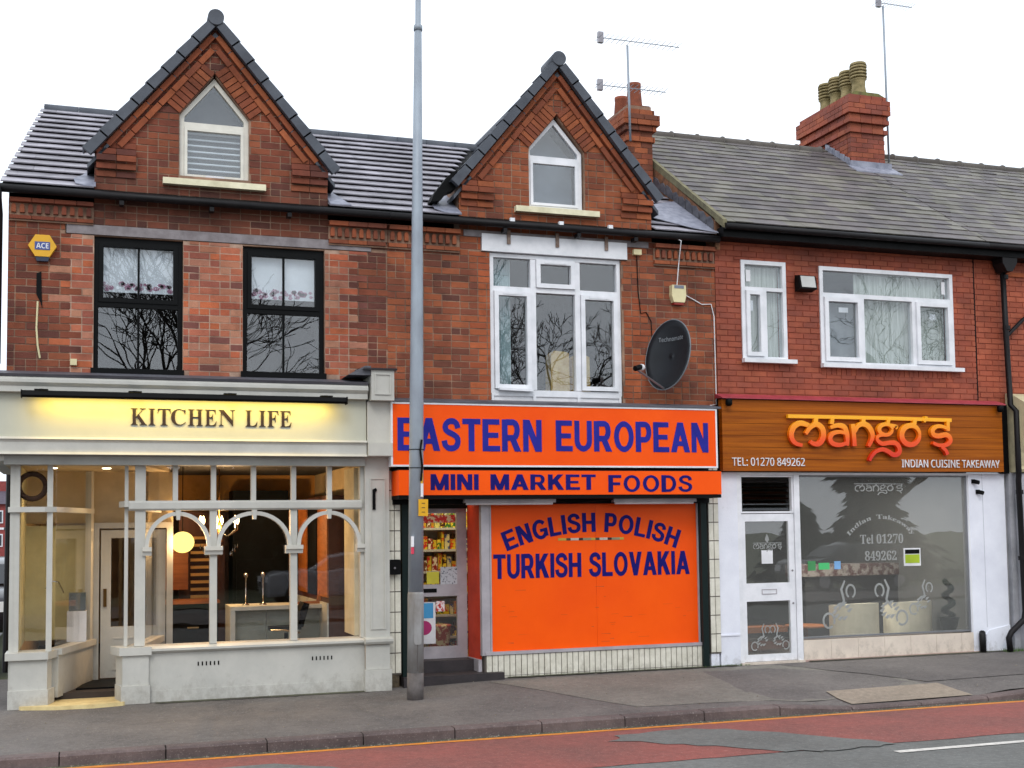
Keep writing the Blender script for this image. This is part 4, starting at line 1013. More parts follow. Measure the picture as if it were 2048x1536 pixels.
for x in (1.335, 2.255): post(x - .04, x + .04, z1=2.149)
for x in (.91, 1.335, 1.79, 2.255, 2.68): post(x - .028, x + .028, z0=2.262, name='light_bar')
for (a, b) in ((.575, 1.305), (1.365, 2.225), (2.285, 3.05)):
    cx = (a + b) / 2; r = (b - a) / 2; zc = 1.735; ry = 2.145 - zc - .01
    m_ = MB(); pts = [(cx - r * math.cos(t), zc + ry * math.sin(t)) for t in fr(0, PI, 18)]
    pin = [(cx - (r - .045) * math.cos(t), zc + (ry - .045) * math.sin(t)) for t in fr(0, PI, 18)]
    for i in range(18): m_.xz([pts[i], pts[i + 1], pin[i + 1], pin[i]], YF - .045, YF + .03)
    m_.build('arch', GREY, KL)
    MB().xz([(cx - .028, 2.149), (cx + .028, 2.149), (cx + .018, 2.04), (cx - .018, 2.04)], YF - .06, YF + .02).build('keystone', GREY, KL)
for x, h in ((.60, .05), (1.335, .1), (2.255, .1), (3.045, .05)):
    MB().yz([(YF + .04, 1.64), (YF - .04, 1.64), (YF - .05, 1.68), (YF - .075, 1.69), (YF - .075, 1.735), (YF + .04, 1.735)], x - h, x + h).build('arch_capital', GREY, KL)
MB().box(.59, 3.04, YF + .04, YF + .046, .626, 2.149).build('pane', G, KL); MB().box(.59, 3.04, YF + .04, YF + .046, 2.262, 2.659).build('pane', G, KL)
# corner pier at the right of the lobby
pr_ = MB().xy([(.27, .1), (.33, -.19), (.64, -.19), (.64, .1)], .0, .2).build('pier', GREY, KL)
MB().xy([(.28, .1), (.345, -.165), (.625, -.165), (.625, .1)], .2, .535).build('pier_die', GREY, pr_)
MB().xy([(.22, .12), (.31, -.20), (.655, -.20), (.655, .12)], .536, .625).build('pier_capping', GREY, pr_)
# splayed right return: glass and slim posts into the lobby
def seg_wall(name, m, p, q, z0, z1, th=.06, parent=KL):
    a, b = Vector(p), Vector(q); d = (b - a).normalized(); n = Vector((-d.y, d.x)) * th / 2
    return MB().xy([tuple(a - n), tuple(b - n), tuple(b + n), tuple(a + n)], z0, z1).build(name, m, parent)
LB = (.80, 1.35)
seg_wall('return_riser', GREY, (.5, .0), LB, .08, .56, .08); seg_wall('return_sill', GREY, (.48, .0), LB, .561, .63, .16)
seg_wall('return_glass', G, (.5, .0), LB, .631, 2.66, .008); seg_wall('return_rail', GREY, (.5, .02), LB, 2.15, 2.22, .07)
B('lobby_post', GREY, KL, .36, .40, -.02, .04, .626, 2.66)
MB().xy([(.30, .12), (.355, -.148), (.399, -.148), (.399, .12)], 2.19, 2.258).build('transom_return', GREY, KL)
# left display window: pier, return, posts
lpier = MB().xy([(-.82, .06), (-.82, -.1), (-.44, -.1), (-.40, .08), (-.40, .2), (-.82, .2)], 0, .53).build('pier', GREY, KL)
MB().xy([(-.84, .08), (-.84, -.125), (-.43, -.125), (-.37, .10), (-.37, .22), (-.84, .22)], 0, .2).build('pier_base', GREY, lpier)
MB().xy([(-.87, .1), (-.87, -.15), (-.43, -.15), (-.34, .12), (-.34, .24), (-.87, .24)], .531, .61).build('pier_capping', GREY, lpier)
LA, LC = (-.37, .15), (.0, 1.35)
seg_wall('return_riser', GREY, LA, LC, .08, .55, .08); seg_wall('return_sill', GREY, LA, LC, .551, .62, .16)
seg_wall('return_glass', G, LA, LC, .621, 2.66, .008)
B('lobby_post', GREY, KL, -.46, -.40, -.06, .0, .612, 2.66); B('lobby_post', GREY, KL, -.79, -.74, -.07, .0, .612, 2.66)
seg_wall('lobby_post', GREY, (-.03, 1.24), (.0, 1.32), .621, 2.66, .07)
MB().box(-.74, -.46, -.03, -.024, .612, 2.14).box(-.74, -.46, -.03, -.024, 2.2, 2.66).build('pane', G, KL)
MB().xy([(-.86, .05), (-.86, -.09), (-.72, -.13), (-.48, -.13), (-.36, -.04), (-.30, .1), (.04, 1.2), (-.02, 1.22), (-.38, .12), (-.43, .0)], 2.141, 2.199).build('transom_ledge', GREY, KL)
MB().box(-.84, -.79, -.06, 3, 0, 2.7).build('flank_panel', GREY, KL)
# lobby: floor, ceiling with two spots, door
MB().xy([(-.80, .0), (-.70, -.16), (-.35, -.27), (.05, -.29), (.35, -.22), (.5, .0), (.85, 1.4), (-.05, 1.4)], -.02, .035).build('threshold', mat('buff_stone', (226, 206, 150), .6, rgb2=(196, 172, 120), scale=6), KL)
MB().xy([(-.15, .55), (.8, .55), (.9, 1.4), (.0, 1.4)], .036, .12).build('door_step', BLACK, KL)
MB().xy([(-.9, .0), (.6, .0), (.95, 1.5), (-.9, 1.5)], 2.662, 2.72).build('lobby_ceiling', mat('lobby_cream', (206, 186, 150), .8), KL)
LOB = MATS['lobby_cream']
MB().box(-.78, .98, 1.44, 1.5, 2.03, 2.66).build('door_overpanel', LOB, KL)
df = MB().box(-.02, .10, 1.36, 1.44, .12, 2.03).box(.10, .90, 1.36, 1.44, 1.96, 2.03).box(.90, .975, 1.36, 1.44, .12, 2.03).build('door_frame', GREY, KL)
dr = MB().box(.12, .89, 1.40, 1.44, .13, .75).box(.12, .24, 1.40, 1.44, .75, 1.94).box(.78, .89, 1.40, 1.44, .75, 1.94).box(.24, .78, 1.40, 1.44, 1.84, 1.94).build('door', GREY, KL)
MB().box(.24, .78, 1.41, 1.416, .75, 1.84).build('pane', G, dr)
ring(dr, 'panel_moulding', GREY, .26, .76, .22, .62, 1.39, .02, .012)
MB().box(.15, .19, 1.37, 1.40, 1.0, 1.22).build('handle', mat('aged_brass', (120, 90, 50), .3, metal=.8), dr)
EM_SPOT = emat('spot_lamp_glow', (1, .82, .55), 14)
for x, y in ((-.42, .55), (.17, .55)):
    o = MB().lathe([(.045, 2.655), (.05, 2.661)], x, y).build('spotlight', EM_SPOT); tag(o, 'small lit ceiling spot nearer the %s of the shop lobby' % ('left end' if x < 0 else 'right side'), 'spotlight', 'lobby ceiling spots')
def lamp(name, kind, loc, energy, col, size=.1, rot=None, size_y=None):
    l = bpy.data.lights.new(name, kind); l.energy = energy; l.color = col
    if kind == 'AREA':
        l.size = size
        if size_y: l.shape = 'RECTANGLE'; l.size_y = size_y
    elif kind == 'SPOT': l.spot_size = 1.9; l.spot_blend = .6; l.shadow_soft_size = size
    else: l.shadow_soft_size = size
    o = bpy.data.objects.new(name, l); o.location = loc; COL.objects.link(o)
    if rot: o.rotation_euler = rot
    return o
WARM = (1, .62, .28)
lamp('lobby_light', 'SPOT', (-.42, .55, 2.64), 19, (1, .7, .36), .05); lamp('lobby_light', 'SPOT', (.17, .55, 2.64), 19, (1, .7, .36), .05)
# display case back
MB().box(-.78, -.74, .1, 1.44, .62, 2.66).build('display_side', mat('display_cream', (214, 206, 160), .8), KL)
MB().box(-.76, -.02, 1.38, 1.43, .62, 2.0).build('display_back', MATS['display_cream'], KL)

# fascia lettering, each letter raised
KW = [('K', .41), ('I', .60), ('T', .70), ('C', .845), ('H', 1.03), ('E', 1.215), ('N', 1.37), ('L', 1.67), ('I', 1.825), ('F', 1.92), ('E', 2.065)]
wd = dict(K=.175, I=.075, T=.14, C=.16, H=.165, E=.13, N=.185, L=.135, F=.125)
ks = thing('fascia_sign', 'raised dark letters reading KITCHEN LIFE on the pale fascia', 'sign', (1.3, FY, 3.1))
for ch_, x in KW:
    text_mesh(ch_, 'serif', x, x + wd[ch_], 3.105, 3.29, FY - .002, LETT, 'letter', ks, depth=.014, off=-.006)
# trough light above the lettering
tl = thing('trough_light', 'long black trough light shining down on the yellow lit fascia', 'light', (1.0, -.5, 3.42))
TX0, TX1 = -.71, 2.80
MB().yz([(-.5, 3.445), (-.54, 3.43), (-.55, 3.39), (-.53, 3.365), (-.52, 3.37), (-.53, 3.40), (-.5, 3.425), (-.46, 3.42), (-.44, 3.38), (-.43, 3.385), (-.45, 3.435)], TX0, TX1).build('housing', BLACK, tl)
MB().box(TX0 - .012, TX0 - .001, -.555, -.43, 3.362, 3.446).box(TX1 + .001, TX1 + .012, -.555, -.43, 3.362, 3.446).build('end_cap', BLACK, tl)
for x in (-.52, .45, 1.48, 2.58):
    MB().box(x - .07, x + .07, -.5, -.40, 3.450, 3.462).box(x - .02, x + .02, -.43, -.30, 3.462, 3.472).build('bracket', BLACK, tl)
EM_TUBE = emat('trough_tube_glow', (1, .78, .26), 4)
MB().tube([(TX0 + .05, -.487, 3.405), (TX1 - .05, -.487, 3.405)], .011, 8).build('tube', EM_TUBE, tl)
lamp('trough_lamp', 'AREA', ((TX0 + TX1) / 2, -.478, 3.375), 18, (1, .68, .11), TX1 - TX0 - .3, (math.radians(22), 0, 0), .03)

# ---- kitchen interior
B('kitchen_back_wall', DWOOD, KL, .78, 3.24, 4.2, 4.3, .1, 2.2); B('kitchen_back_wall', mat('lamplit_plaster', (206, 150, 76), .85), KL, .78, 3.24, 4.18, 4.3, 2.2001, 2.75)  # upper band coloured amber to carry the orange lamplight on the wall
B('party_panel', mat('cream_panel', (226, 214, 180), .8), KL, 3.02, 3.08, .14, .75, .63, 2.66)
EMW = emat('globe_lamp_glow', (1, .74, .2), 2.1)
pd = thing('pendant_lamp', 'round glowing yellow globe lamp hanging behind the left arch', 'lamp', (1.10, 1.5, 1.78))
gb = MB()
gb.lathe([(.145 * math.sin(t) if 0 < t < PI else .002, 1.775 - .135 * math.cos(t)) for t in fr(0, PI, 14)], 1.10, 1.5, 20); gb.build('lamp_shade', EMW, pd, smooth=True)
MB().tube([(1.10, 1.5, 1.91), (1.10, 1.5, 2.75)], .006, 6).build('cord', BLACK, pd)
lamp('globe_light', 'POINT', (1.10, 1.3, 1.78), 24, WARM, .03)
chd = thing('chandelier', 'brass chandelier with glowing bulbs hanging behind the middle arch', 'lamp', (1.65, 2.2, 2.1))
MB().tube([(1.62, 2.2, 2.05), (1.62, 2.2, 2.75)], .01, 6).lathe([(.02, 1.7), (.05, 1.78), (.02, 1.86), (.04, 1.95), (.02, 2.05)], 1.62, 2.2, 10).build('stem', mat('brass', (120, 84, 40), .35, metal=.8), chd, smooth=True)
EMB = emat('bulb_glow', (1, .66, .28), 16)
for k in range(6):
    a = k * PI / 3 + .3; x, y = 1.62 + .26 * math.cos(a), 2.2 + .26 * math.sin(a)
    MB().tube([(1.62, 2.2, 1.9), ((1.62 + x) / 2, (2.2 + y) / 2, 1.84), (x, y, 1.93), (x, y, 2.0)], .008, 6).build('arm', CHROME, chd)
    MB().lathe([(.004, 2.0), (.02, 2.03), (.022, 2.07), (.004, 2.12)], x, y, 8).build('bulb', EMB, chd, smooth=True)
    for q in range(3): MB().lathe([(.002, 1.72 - q * .05 + .02), (.012, 1.70 - q * .05), (.002, 1.68 - q * .05)], x * (1 - .15 * q) + 1.62 * .15 * q, y * (1 - .15 * q) + 2.2 * .15 * q, 6).build('crystal_drop', CHROME, chd)
lamp('chandelier_light', 'POINT', (1.62, 2.1, 1.98), 70, WARM, .03)
for q_ in ((1.3, 1.2), (2.5, 1.0), (1.3, 3.2), (2.6, 3.2)): lamp('kitchen_fill_light', 'SPOT', (q_[0], q_[1], 2.70), 30, (1, .58, .24), .04)  # added spots brightening the kitchen, no such fittings known
isl = thing('kitchen_island', 'pale kitchen island with light worktop behind the shop window', 'counter', (2.5, 1.9, .1))
B('worktop', WCAB, isl, 1.68, 3.0, 1.35, 2.0, .90, .95); B('end_panel', WCAB, isl, 1.68, 1.74, 1.36, 1.98, .1, .899)
for x in (1.75, 2.16, 2.58): B('cabinet_door', mat('sage_door', (150, 156, 146), .5), isl, x, x + .40, 1.55, 1.57, .12, .89)
B('carcass', WCAB, isl, 1.75, 2.98, 1.571, 1.97, .1, .899)
st = thing('bar_stool', 'black bar stool with chrome stem standing at the kitchen island', 'stool', (2.30, 1.2, .1))
MB().lathe([(.2, .1), (.2, .12), (.03, .14), (.025, .62)], 2.35, 1.15).build('stem', CHROME, st, smooth=True)
MB().xy([(2.12, 1.0), (2.52, 1.0), (2.56, 1.3), (2.14, 1.3)], .66, .70).build('seat', BLACK, st)
MB().xz([(2.48, .69), (2.54, .69), (2.62, .98), (2.55, 1.0), (2.50, .9)], .98, 1.3).build('backrest', BLACK, st)
MB().tube([(2.13, .99, .665), (2.3, .99, .66), (2.5, .99, .62)], .012, 6).build('seat_trim', CHROME, st)
tc_ = thing('tall_cabinet', 'dark wooden tall cabinet with lighter inset behind the middle arch', 'cabinet', (2.2, 4, .1))
B('carcass', BLACK, tc_, 1.95, 2.75, 3.6, 4.15, .1, 2.5); B('shelf_door', OAK, tc_, 2.76, 3.2, 3.62, 4.14, .95, 2.2); B('oven_front', BLACK, tc_, 2.0, 2.7, 3.58, 3.599, .9, 1.5)
wu = thing('wall_units', 'tall dark wooden kitchen units along the right wall behind the right arch', 'cabinet', (3.05, 2.3, .1))
B('carcass', DWOOD, wu, 2.86, 3.2, .95, 4.1, .1, 2.35)
for y_ in (.97, 1.75, 2.55, 3.3): B('unit_door', OAK if y_ in (.97, 2.55) else BLACK, wu, 2.84, 2.859, y_, y_ + .7, 1.05, 2.3); B('unit_door', WCAB, wu, 2.84, 2.859, y_, y_ + .7, .15, .98)
wr = thing('bottle_rack', 'dark shelf unit with stacked pale slats behind the globe lamp', 'shelves', (1.45, 3.6, .1))
B('carcass', DWOOD, wr, 1.2, 1.85, 3.7, 3.9, .1, 2.2)
for i in range(11): B('shelf', mat('pale_slat', (232, 186, 112), .6), wr, 1.36, 1.66, 3.6, 3.699, .75 + i * .105, .79 + i * .105)
bc = thing('base_cabinet', 'dark base cabinet with wooden top behind the left arch', 'cabinet', (1.3, 3, .1))
B('carcass', BLACK, bc, .98, 1.66, 2.7, 3.3, .1, .93); B('worktop', OAK, bc, .95, 1.68, 2.66, 3.32, .931, .97); B('drawer_handle', CHROME, bc, 1.25, 1.4, 2.68, 2.70, .6, .62)
oc = B('wall_cupboard', OAK, None, .98, 1.30, 3.3, 3.6, 1.1, 1.75); tag(oc, 'honey wooden wall cupboard left of the slatted rack', 'cupboard')
cg = MB().xz([(2.45, .951), (2.85, .951), (2.95, 1.35), (2.9, 1.36), (2.80, .99), (2.45, .97)], 1.5, 1.53).build('sample_board', OAK); tag(cg, 'wooden sample board leaning on the kitchen island', 'board')
for i, x in enumerate((1.9, 2.12)):
    o = MB().lathe([(.05, .951), (.05, .96), (.008, .98), (.008, 1.3), (.03, 1.33), (.03, 1.36), (.002, 1.38)], x, 1.6, 10).build('candlestick', CHROME, smooth=True)
    tag(o, ('shorter' if 0 else 'slim silver candlestick at the %s of the pair on the island' % ('left' if i == 0 else 'right')), 'candlestick', 'candlesticks on the kitchen island')
# sink display in the small left window
sk = thing('tap_display', 'small white pedestal with chrome tap in the left display window', 'display', (-.18, 1.1, .62))
MB().box(-.26, -.04, .95, 1.15, .621, .98).build('pedestal', PAPER, sk); MB().box(-.24, -.05, .98, 1.12, .981, 1.2).build('tap_body', CHROME, sk)
MB().tube([(-.3, 1.0, 1.2), (-.36, 1.0, 1.33), (-.45, 1.0, 1.35), (-.5, 1.0, 1.25)], .01, 6).build('tap_spout', CHROME, sk)
wrth = MB().tube([(-.62 + .14 * math.cos(t), .06, 2.43 + .14 * math.sin(t)) for t in fr(0, 2 * PI, 20)], .03, 6).build('wreath', mat('dry_twig', (64, 40, 26), .9), smooth=True)
tag(wrth, 'brown twig wreath in the upper pane of the left display window', 'wreath')

# =================================================================== FOOD SHOP GROUND FLOOR
YO = .0
# upper sign
def sign_box(t, x0, x1, y, dpt, z0, z1, fm, border=None):
    MB().box(x0, x1, y, y + dpt, z0, z1).build('sign_board', fm, t)
    if border:
        e = .022; MB().box(x0 - e, x1 + e, y - .008, y + dpt * .5, z1, z1 + e).box(x0 - e, x1 + e, y - .008, y + dpt * .5, z0 - e, z0).box(x0 - e, x0, y - .008, y + dpt * .5, z0, z1).box(x1, x1 + e, y - .008, y + dpt * .5, z0, z1).build('border', border, t)
es = thing('fascia_sign', 'orange fascia sign with large blue words EASTERN EUROPEAN', 'sign', (5.5, -.35, 2.7))
sign_box(es, 3.39, 7.70, -.35, .25, 2.67, 3.40, ORANGE, WHITE)
word('EASTERN', 3.455, 5.275, 2.84, 3.235, -.351, BLUE, es); word('EUROPEAN', 5.475, 7.585, 2.85, 3.235, -.351, BLUE, es)
B('flashing', LEADD, EE, 3.40, 7.78, -.37, .0, 3.425, 3.45)
MB().yz([(.0, 3.451), (-.36, 3.451), (-.0, 3.51)], 3.40, 7.78).build('flashing_slope', LEADD, EE)
B('sign_backing', BLACK, EE, 3.45, 7.72, -.1, .0, 2.2, 3.42)
fs = thing('fascia_sign', 'lower orange fascia sign with blue words MINI MARKET FOODS', 'sign', (5.5, -.45, 2.4))
sign_box(fs, 3.44, 7.715, -.45, .4, 2.305, 2.60, ORANGE)
B('sign_top', BLACK, fs, 3.44, 7.715, -.449, -.02, 2.602, 2.615)
for wtxt, a, b, z0, z1 in (('MINI', 3.83, 4.42, 2.365, 2.555), ('MARKET', 4.58, 5.95, 2.365, 2.555), ('FOODS', 6.13, 7.29, 2.335, 2.55)):
    word(wtxt, a, b, z0, z1, -.451, NAVY, fs, gap=.13, wt=.18)
B('canopy_underside', BLACK, EE, 3.44, 7.715, -.44, .3, 2.26, 2.303)
for i, (a, b) in enumerate(((4.31, 5.50), (6.29, 7.46))):
    t_ = thing('strip_light', '%s unlit strip light hung under the orange canopy' % ('left' if i == 0 else 'right'), 'light', ((a + b) / 2, -.2, 2.23), 'strip lights under the canopy')
    B('housing', ALU, t_, a, b, -.24, -.16, 2.215, 2.258); MB().tube([(a + .03, -.2, 2.205), (b - .03, -.2, 2.205)], .017, 8).build('tube', PAPER, t_)
tag(MB().tube([(5.5, -.22, 2.25), (5.7, -.24, 2.2), (5.9, -.24, 2.22), (6.1, -.22, 2.24), (6.29, -.2, 2.25)], .008, 6).build('hanging_cable', BLACK), 'black cable sagging between the two strip lights', 'cable')
# orange vinyl window and its frame
ow = ring(EE, 'shop_window', ALU, 4.70, 7.60, .35, 2.24, .0, .022, .08)
for a_, b_ in ((4.722, 6.138), (6.141, 7.578)): MB().box(a_, b_, .02, .03, .372, 2.218).build('vinyl_panel', ORANGE, ow)
MB().box(6.12, 6.16, .0301, .04, .372, 2.218).build('panel_joint', ORED, ow)
SCUFF = mat('vinyl_scuff', (214, 84, 20), .7)
for _ in range(26):
    x_, z_ = random.uniform(4.8, 7.5), random.uniform(.42, 1.2); l_ = random.uniform(.02, .16); MB().xz([(x_, z_), (x_ + l_, z_ + random.uniform(-.01, .01)), (x_ + l_, z_ + .004), (x_, z_ + .003)], .0185, .0199).build('scuff', SCUFF, ow)
B('sill', ALU, ow, 4.62, 7.64, -.035, .0, .335, .375)
word('ENGLISH POLISH', 4.91, 7.30, 1.60, 1.845, .019, NAVY, ow, arc=.24)
word('TURKISH SLOVAKIA', 4.755, 7.465, 1.27, 1.575, .019, NAVY, ow)
sl = MB()
x = 5.62
while x < 6.53:
    sl = MB().box(x, x + .055, .014, .02, 1.735, 1.765)
    sl.build('peep_strip', mat('strip_%d' % (int(x * 100) % 5), [(30, 30, 26), (150, 150, 110), (200, 170, 60), (60, 70, 50), (210, 200, 180)][int(x * 100) % 5], .5), ow); x += .057
B('corner_post', ALU, EE, 4.585, 4.69, -.02, .06, .33, 2.25)
# glazed tile riser
tr = B('tile_riser', GROUT, EE, 4.62, 7.66, -.004, .1, .0, .334)
x = 4.64
tm = MB().box(0, .066, 0, .014, 0, .25).mesh('tile', WTILE); tm2 = MB().box(0, .066, 0, .014, 0, .03).mesh('tile', WTILE)
while x < 7.6:
    for me, z in ((tm, .078), (tm2, .042)):
        o = bpy.data.objects.new('tile', me); o.location = (x, -.018, z); COL.objects.link(o); attach(o, tr)
    x += .0765
# tiled pilasters
for x0, nc, z0 in ((3.395, 2, .18), (7.72, 2, .24)):
    tp = B('tile_pilaster', GROUT, EE, x0, x0 + .155, -.05, .1, z0 - .02, 2.62); zz = z0
    tm = MB().box(0, .066, 0, .012, 0, .232).mesh('tile', WTILE)
    while zz < 2.5:
        for c in range(nc):
            o = bpy.data.objects.new('tile', tm); o.location = (x0 + .007 + c * .076, -.061, zz); COL.objects.link(o); attach(o, tp)
        zz += .2445
    B('pilaster_foot', mat('crumbled_render', (110, 96, 74), .95, rgb2=(70, 62, 52), scale=12, bump=.01) if x0 < 4 else RENDER, EE, x0 + .01, x0 + .13, -.04, .08, .0, z0 - .021)
for x0 in (3.565, 7.605): B('shutter_guide', DGREEN, EE, x0, x0 + .085, -.07, .04, .03 if x0 > 5 else .05, 2.26)
# doorway
YD = .5
B('door_head', BLACK, EE, 3.65, 4.62, YD - .02, YD + .08, 2.16, 2.26)
dr = MB().box(3.66, 3.72, YD, YD + .05, .27, 2.16).box(4.42, 4.55, YD, YD + .05, .27, 2.16).box(3.72, 4.42, YD, YD + .05, .27, .42).box(3.72, 4.42, YD, YD + .05, 2.1, 2.16).box(3.72, 4.42, YD, YD + .05, 1.05, 1.2).build('door', ALU, EE)
MB().box(3.72, 4.42, YD + .02, YD + .026, .42, 1.05).box(3.72, 4.42, YD + .02, YD + .026, 1.2, 2.1).build('pane', G, dr)
for nm_, m_, a in (('notice', mat('red_print', (210, 40, 34), .5, rgb2=(235, 215, 180), scale=18, mask=(.5, .55)), (3.86, 4.40, 1.98, 2.08)), ('notice', mat('yellow_print', (220, 210, 60), .5), (4.02, 4.18, 1.21, 1.36)), ('notice', mat('grey_print', (196, 200, 206), .6, rgb2=(90, 96, 110), scale=40, mask=(.55, .6)), (4.2, 4.42, 1.2, 1.42)),
                   ('notice', MATS['white_paper'], (3.74, 4.13, .46, .98)), ('notice', mat('red_white_print', (200, 50, 50), .5, rgb2=(240, 230, 230), scale=22, mask=(.48, .52)), (4.14, 4.25, .86, .99)), ('notice', MATS['black_paint'], (3.9, 4.15, 1.10, 1.15))):
    B(nm_, m_, dr, a[0], a[1], YD - .004, YD - .001 if nm_ else 0, a[2], a[3])
B('poster_print', mat('sky_blue_print', (70, 160, 215), .5), dr, 3.75, 4.10, YD - .007, YD - .005, .78, .97)
MB().xz([(3.98 + .1 * math.cos(t), .66 + .09 * math.sin(t)) for t in fr(0, 2 * PI * 19 / 20, 19)], YD - .007, YD - .005).build('poster_print', mat('magenta_print', (180, 40, 110), .5), dr)
text_mesh('Lottery', 'sans', 3.9, 4.06, .65, .685, YD - .0085, PAPER, 'poster_print', dr, depth=.001) if False else None
MB().xy([(4.56, YD), (4.585, .06), (4.60, .06), (4.60, YD)], .28, 2.25).build('orange_return', ORED, EE)
B('return_plinth', ALU, EE, 4.553, 4.60, .05, YD, .05, .28)
DST = mat('dark_step', (52, 44, 46), .6, rgb2=(34, 30, 32), scale=5, bump=.003)
MB().box(3.56, 4.83, -.14, .24, .0, .13).build('doorstep', DST, EE); MB().box(3.56, 4.55, .2401, .62, .0, .27).build('doorstep', DST, EE)
# shop interior: shelves full of goods
lamp('food_shop_light', 'AREA', (4.4, 1.0, 2.7), 34, (1, .88, .58), 1.6, (0, 0, 0), 1.6)
sh = thing('goods_shelf', 'tall shelf unit stacked with colourful groceries inside the orange shop door', 'shelves', (4.4, 1.6, .1))
B('back_panel', WCAB, sh, 3.7, 5.6, 1.75, 1.8, .1, 2.3)
GC = [mat('goods_%d' % i, c, .4, rgb2=((240, 230, 200), (200, 30, 20), (240, 210, 60), (40, 60, 120))[i % 4], scale=26, mask=(.5, .56)) for i, c in enumerate([(150, 26, 20), (214, 190, 50), (50, 110, 50), (214, 206, 150), (110, 60, 30), (190, 150, 40), (60, 20, 22), (206, 196, 110)])]
for r in range(7):
    z = .15 + r * .29; B('shelf', WCAB, sh, 3.7, 5.6, 1.35, 1.749, z, z + .03); x = 3.72
    while x < 5.5:
        w_ = random.uniform(.045, .09); h_ = random.uniform(.12, .24)
        if r < 7: B('grocery_pack', random.choice(GC), sh, x, x + w_ - .01, 1.4, 1.6, z + .031, z + .03 + h_)
        x += w_
pt = MB().lathe([(.1, .28), (.12, .3), (.15, .62), (.16, .64), (.14, .65)], 4.35, 1.1).build('display_bucket', mat('printed_bucket', (170, 70, 50), .5, rgb2=(220, 200, 150), scale=12, mask=(.5, .55)), smooth=True); tag(pt, 'printed display bucket standing just inside the orange shop door', 'bucket')

# =================================================================== TAKEAWAY GROUND FLOOR
B('pier', RENDER, MG, 7.88, 8.175, -.03, .25, .0, 2.61); B('pier_ledge', RENDER, MG, 7.875, 8.165, -.045, -.0301, .44, .46)
B('pier', RENDER, MG, 11.93, 12.56, -.03, .04, .0, 2.61)
MB().xz([(12.14, .0), (12.56, .0), (12.56, .42), (12.2, .36), (12.14, .3)], -.045, -.0301).build('pier_plinth', RENDER, MG)
B('pier_seam', mat('render_seam', (190, 192, 200), .8), MG, 12.165, 12.172, -.032, -.0301, .4, 2.6)
B('head_strip', WHITE, MG, 8.176, 11.929, -.03, .06, 2.575, 2.61)
B('door_post', WHITE, MG, 9.055, 9.14, -.02, .08, .05, 2.574)
B('door_post', WHITE, MG, 8.176, 8.235, -.02, .08, .05, 2.574)
tw = ring(MG, 'fanlight', WHITE, 8.236, 9.054, 2.06, 2.574, .0, .025, .06)
for i in range(6): MB().yz([(.01, 2.10 + i * .075), (.05, 2.16 + i * .075), (.054, 2.157 + i * .075), (.014, 2.097 + i * .075)], 8.27, 9.0).build('louvre_blade', glassmat('louvre_glass', tint=(.35, .36, .34), refl=1.6), tw)
dr = MB().box(8.24, 8.30, .0, .05, .08, 2.05).box(8.965, 9.05, .0, .05, .08, 2.05).box(8.30, 8.965, .0, .05, .08, .17).box(8.30, 8.965, .0, .05, .88, 1.12).box(8.30, 8.965, .0, .05, 1.95, 2.05).build('door', WHITE, MG)
MB().box(8.30, 8.965, .02, .026, .17, .88).build('pane', GM, dr); MB().box(8.30, 8.965, .02, .026, 1.12, 1.95).build('pane', GM, dr)
ring(dr, 'letter_plate', ALU, 8.53, 8.76, .97, 1.04, -.006, .01, .005)
for z in (1.28, .84): MB().tube([(9.01, -.006, z), (9.01, .0, z)], .014, 8).build('door_lock', STEEL, dr)
B('door_notice', PAPER, dr, 8.55, 8.72, .012, .018, 1.38, 1.56)
B('threshold', STONEC, MG, 8.18, 9.14, -.06, .2, .0, .075)
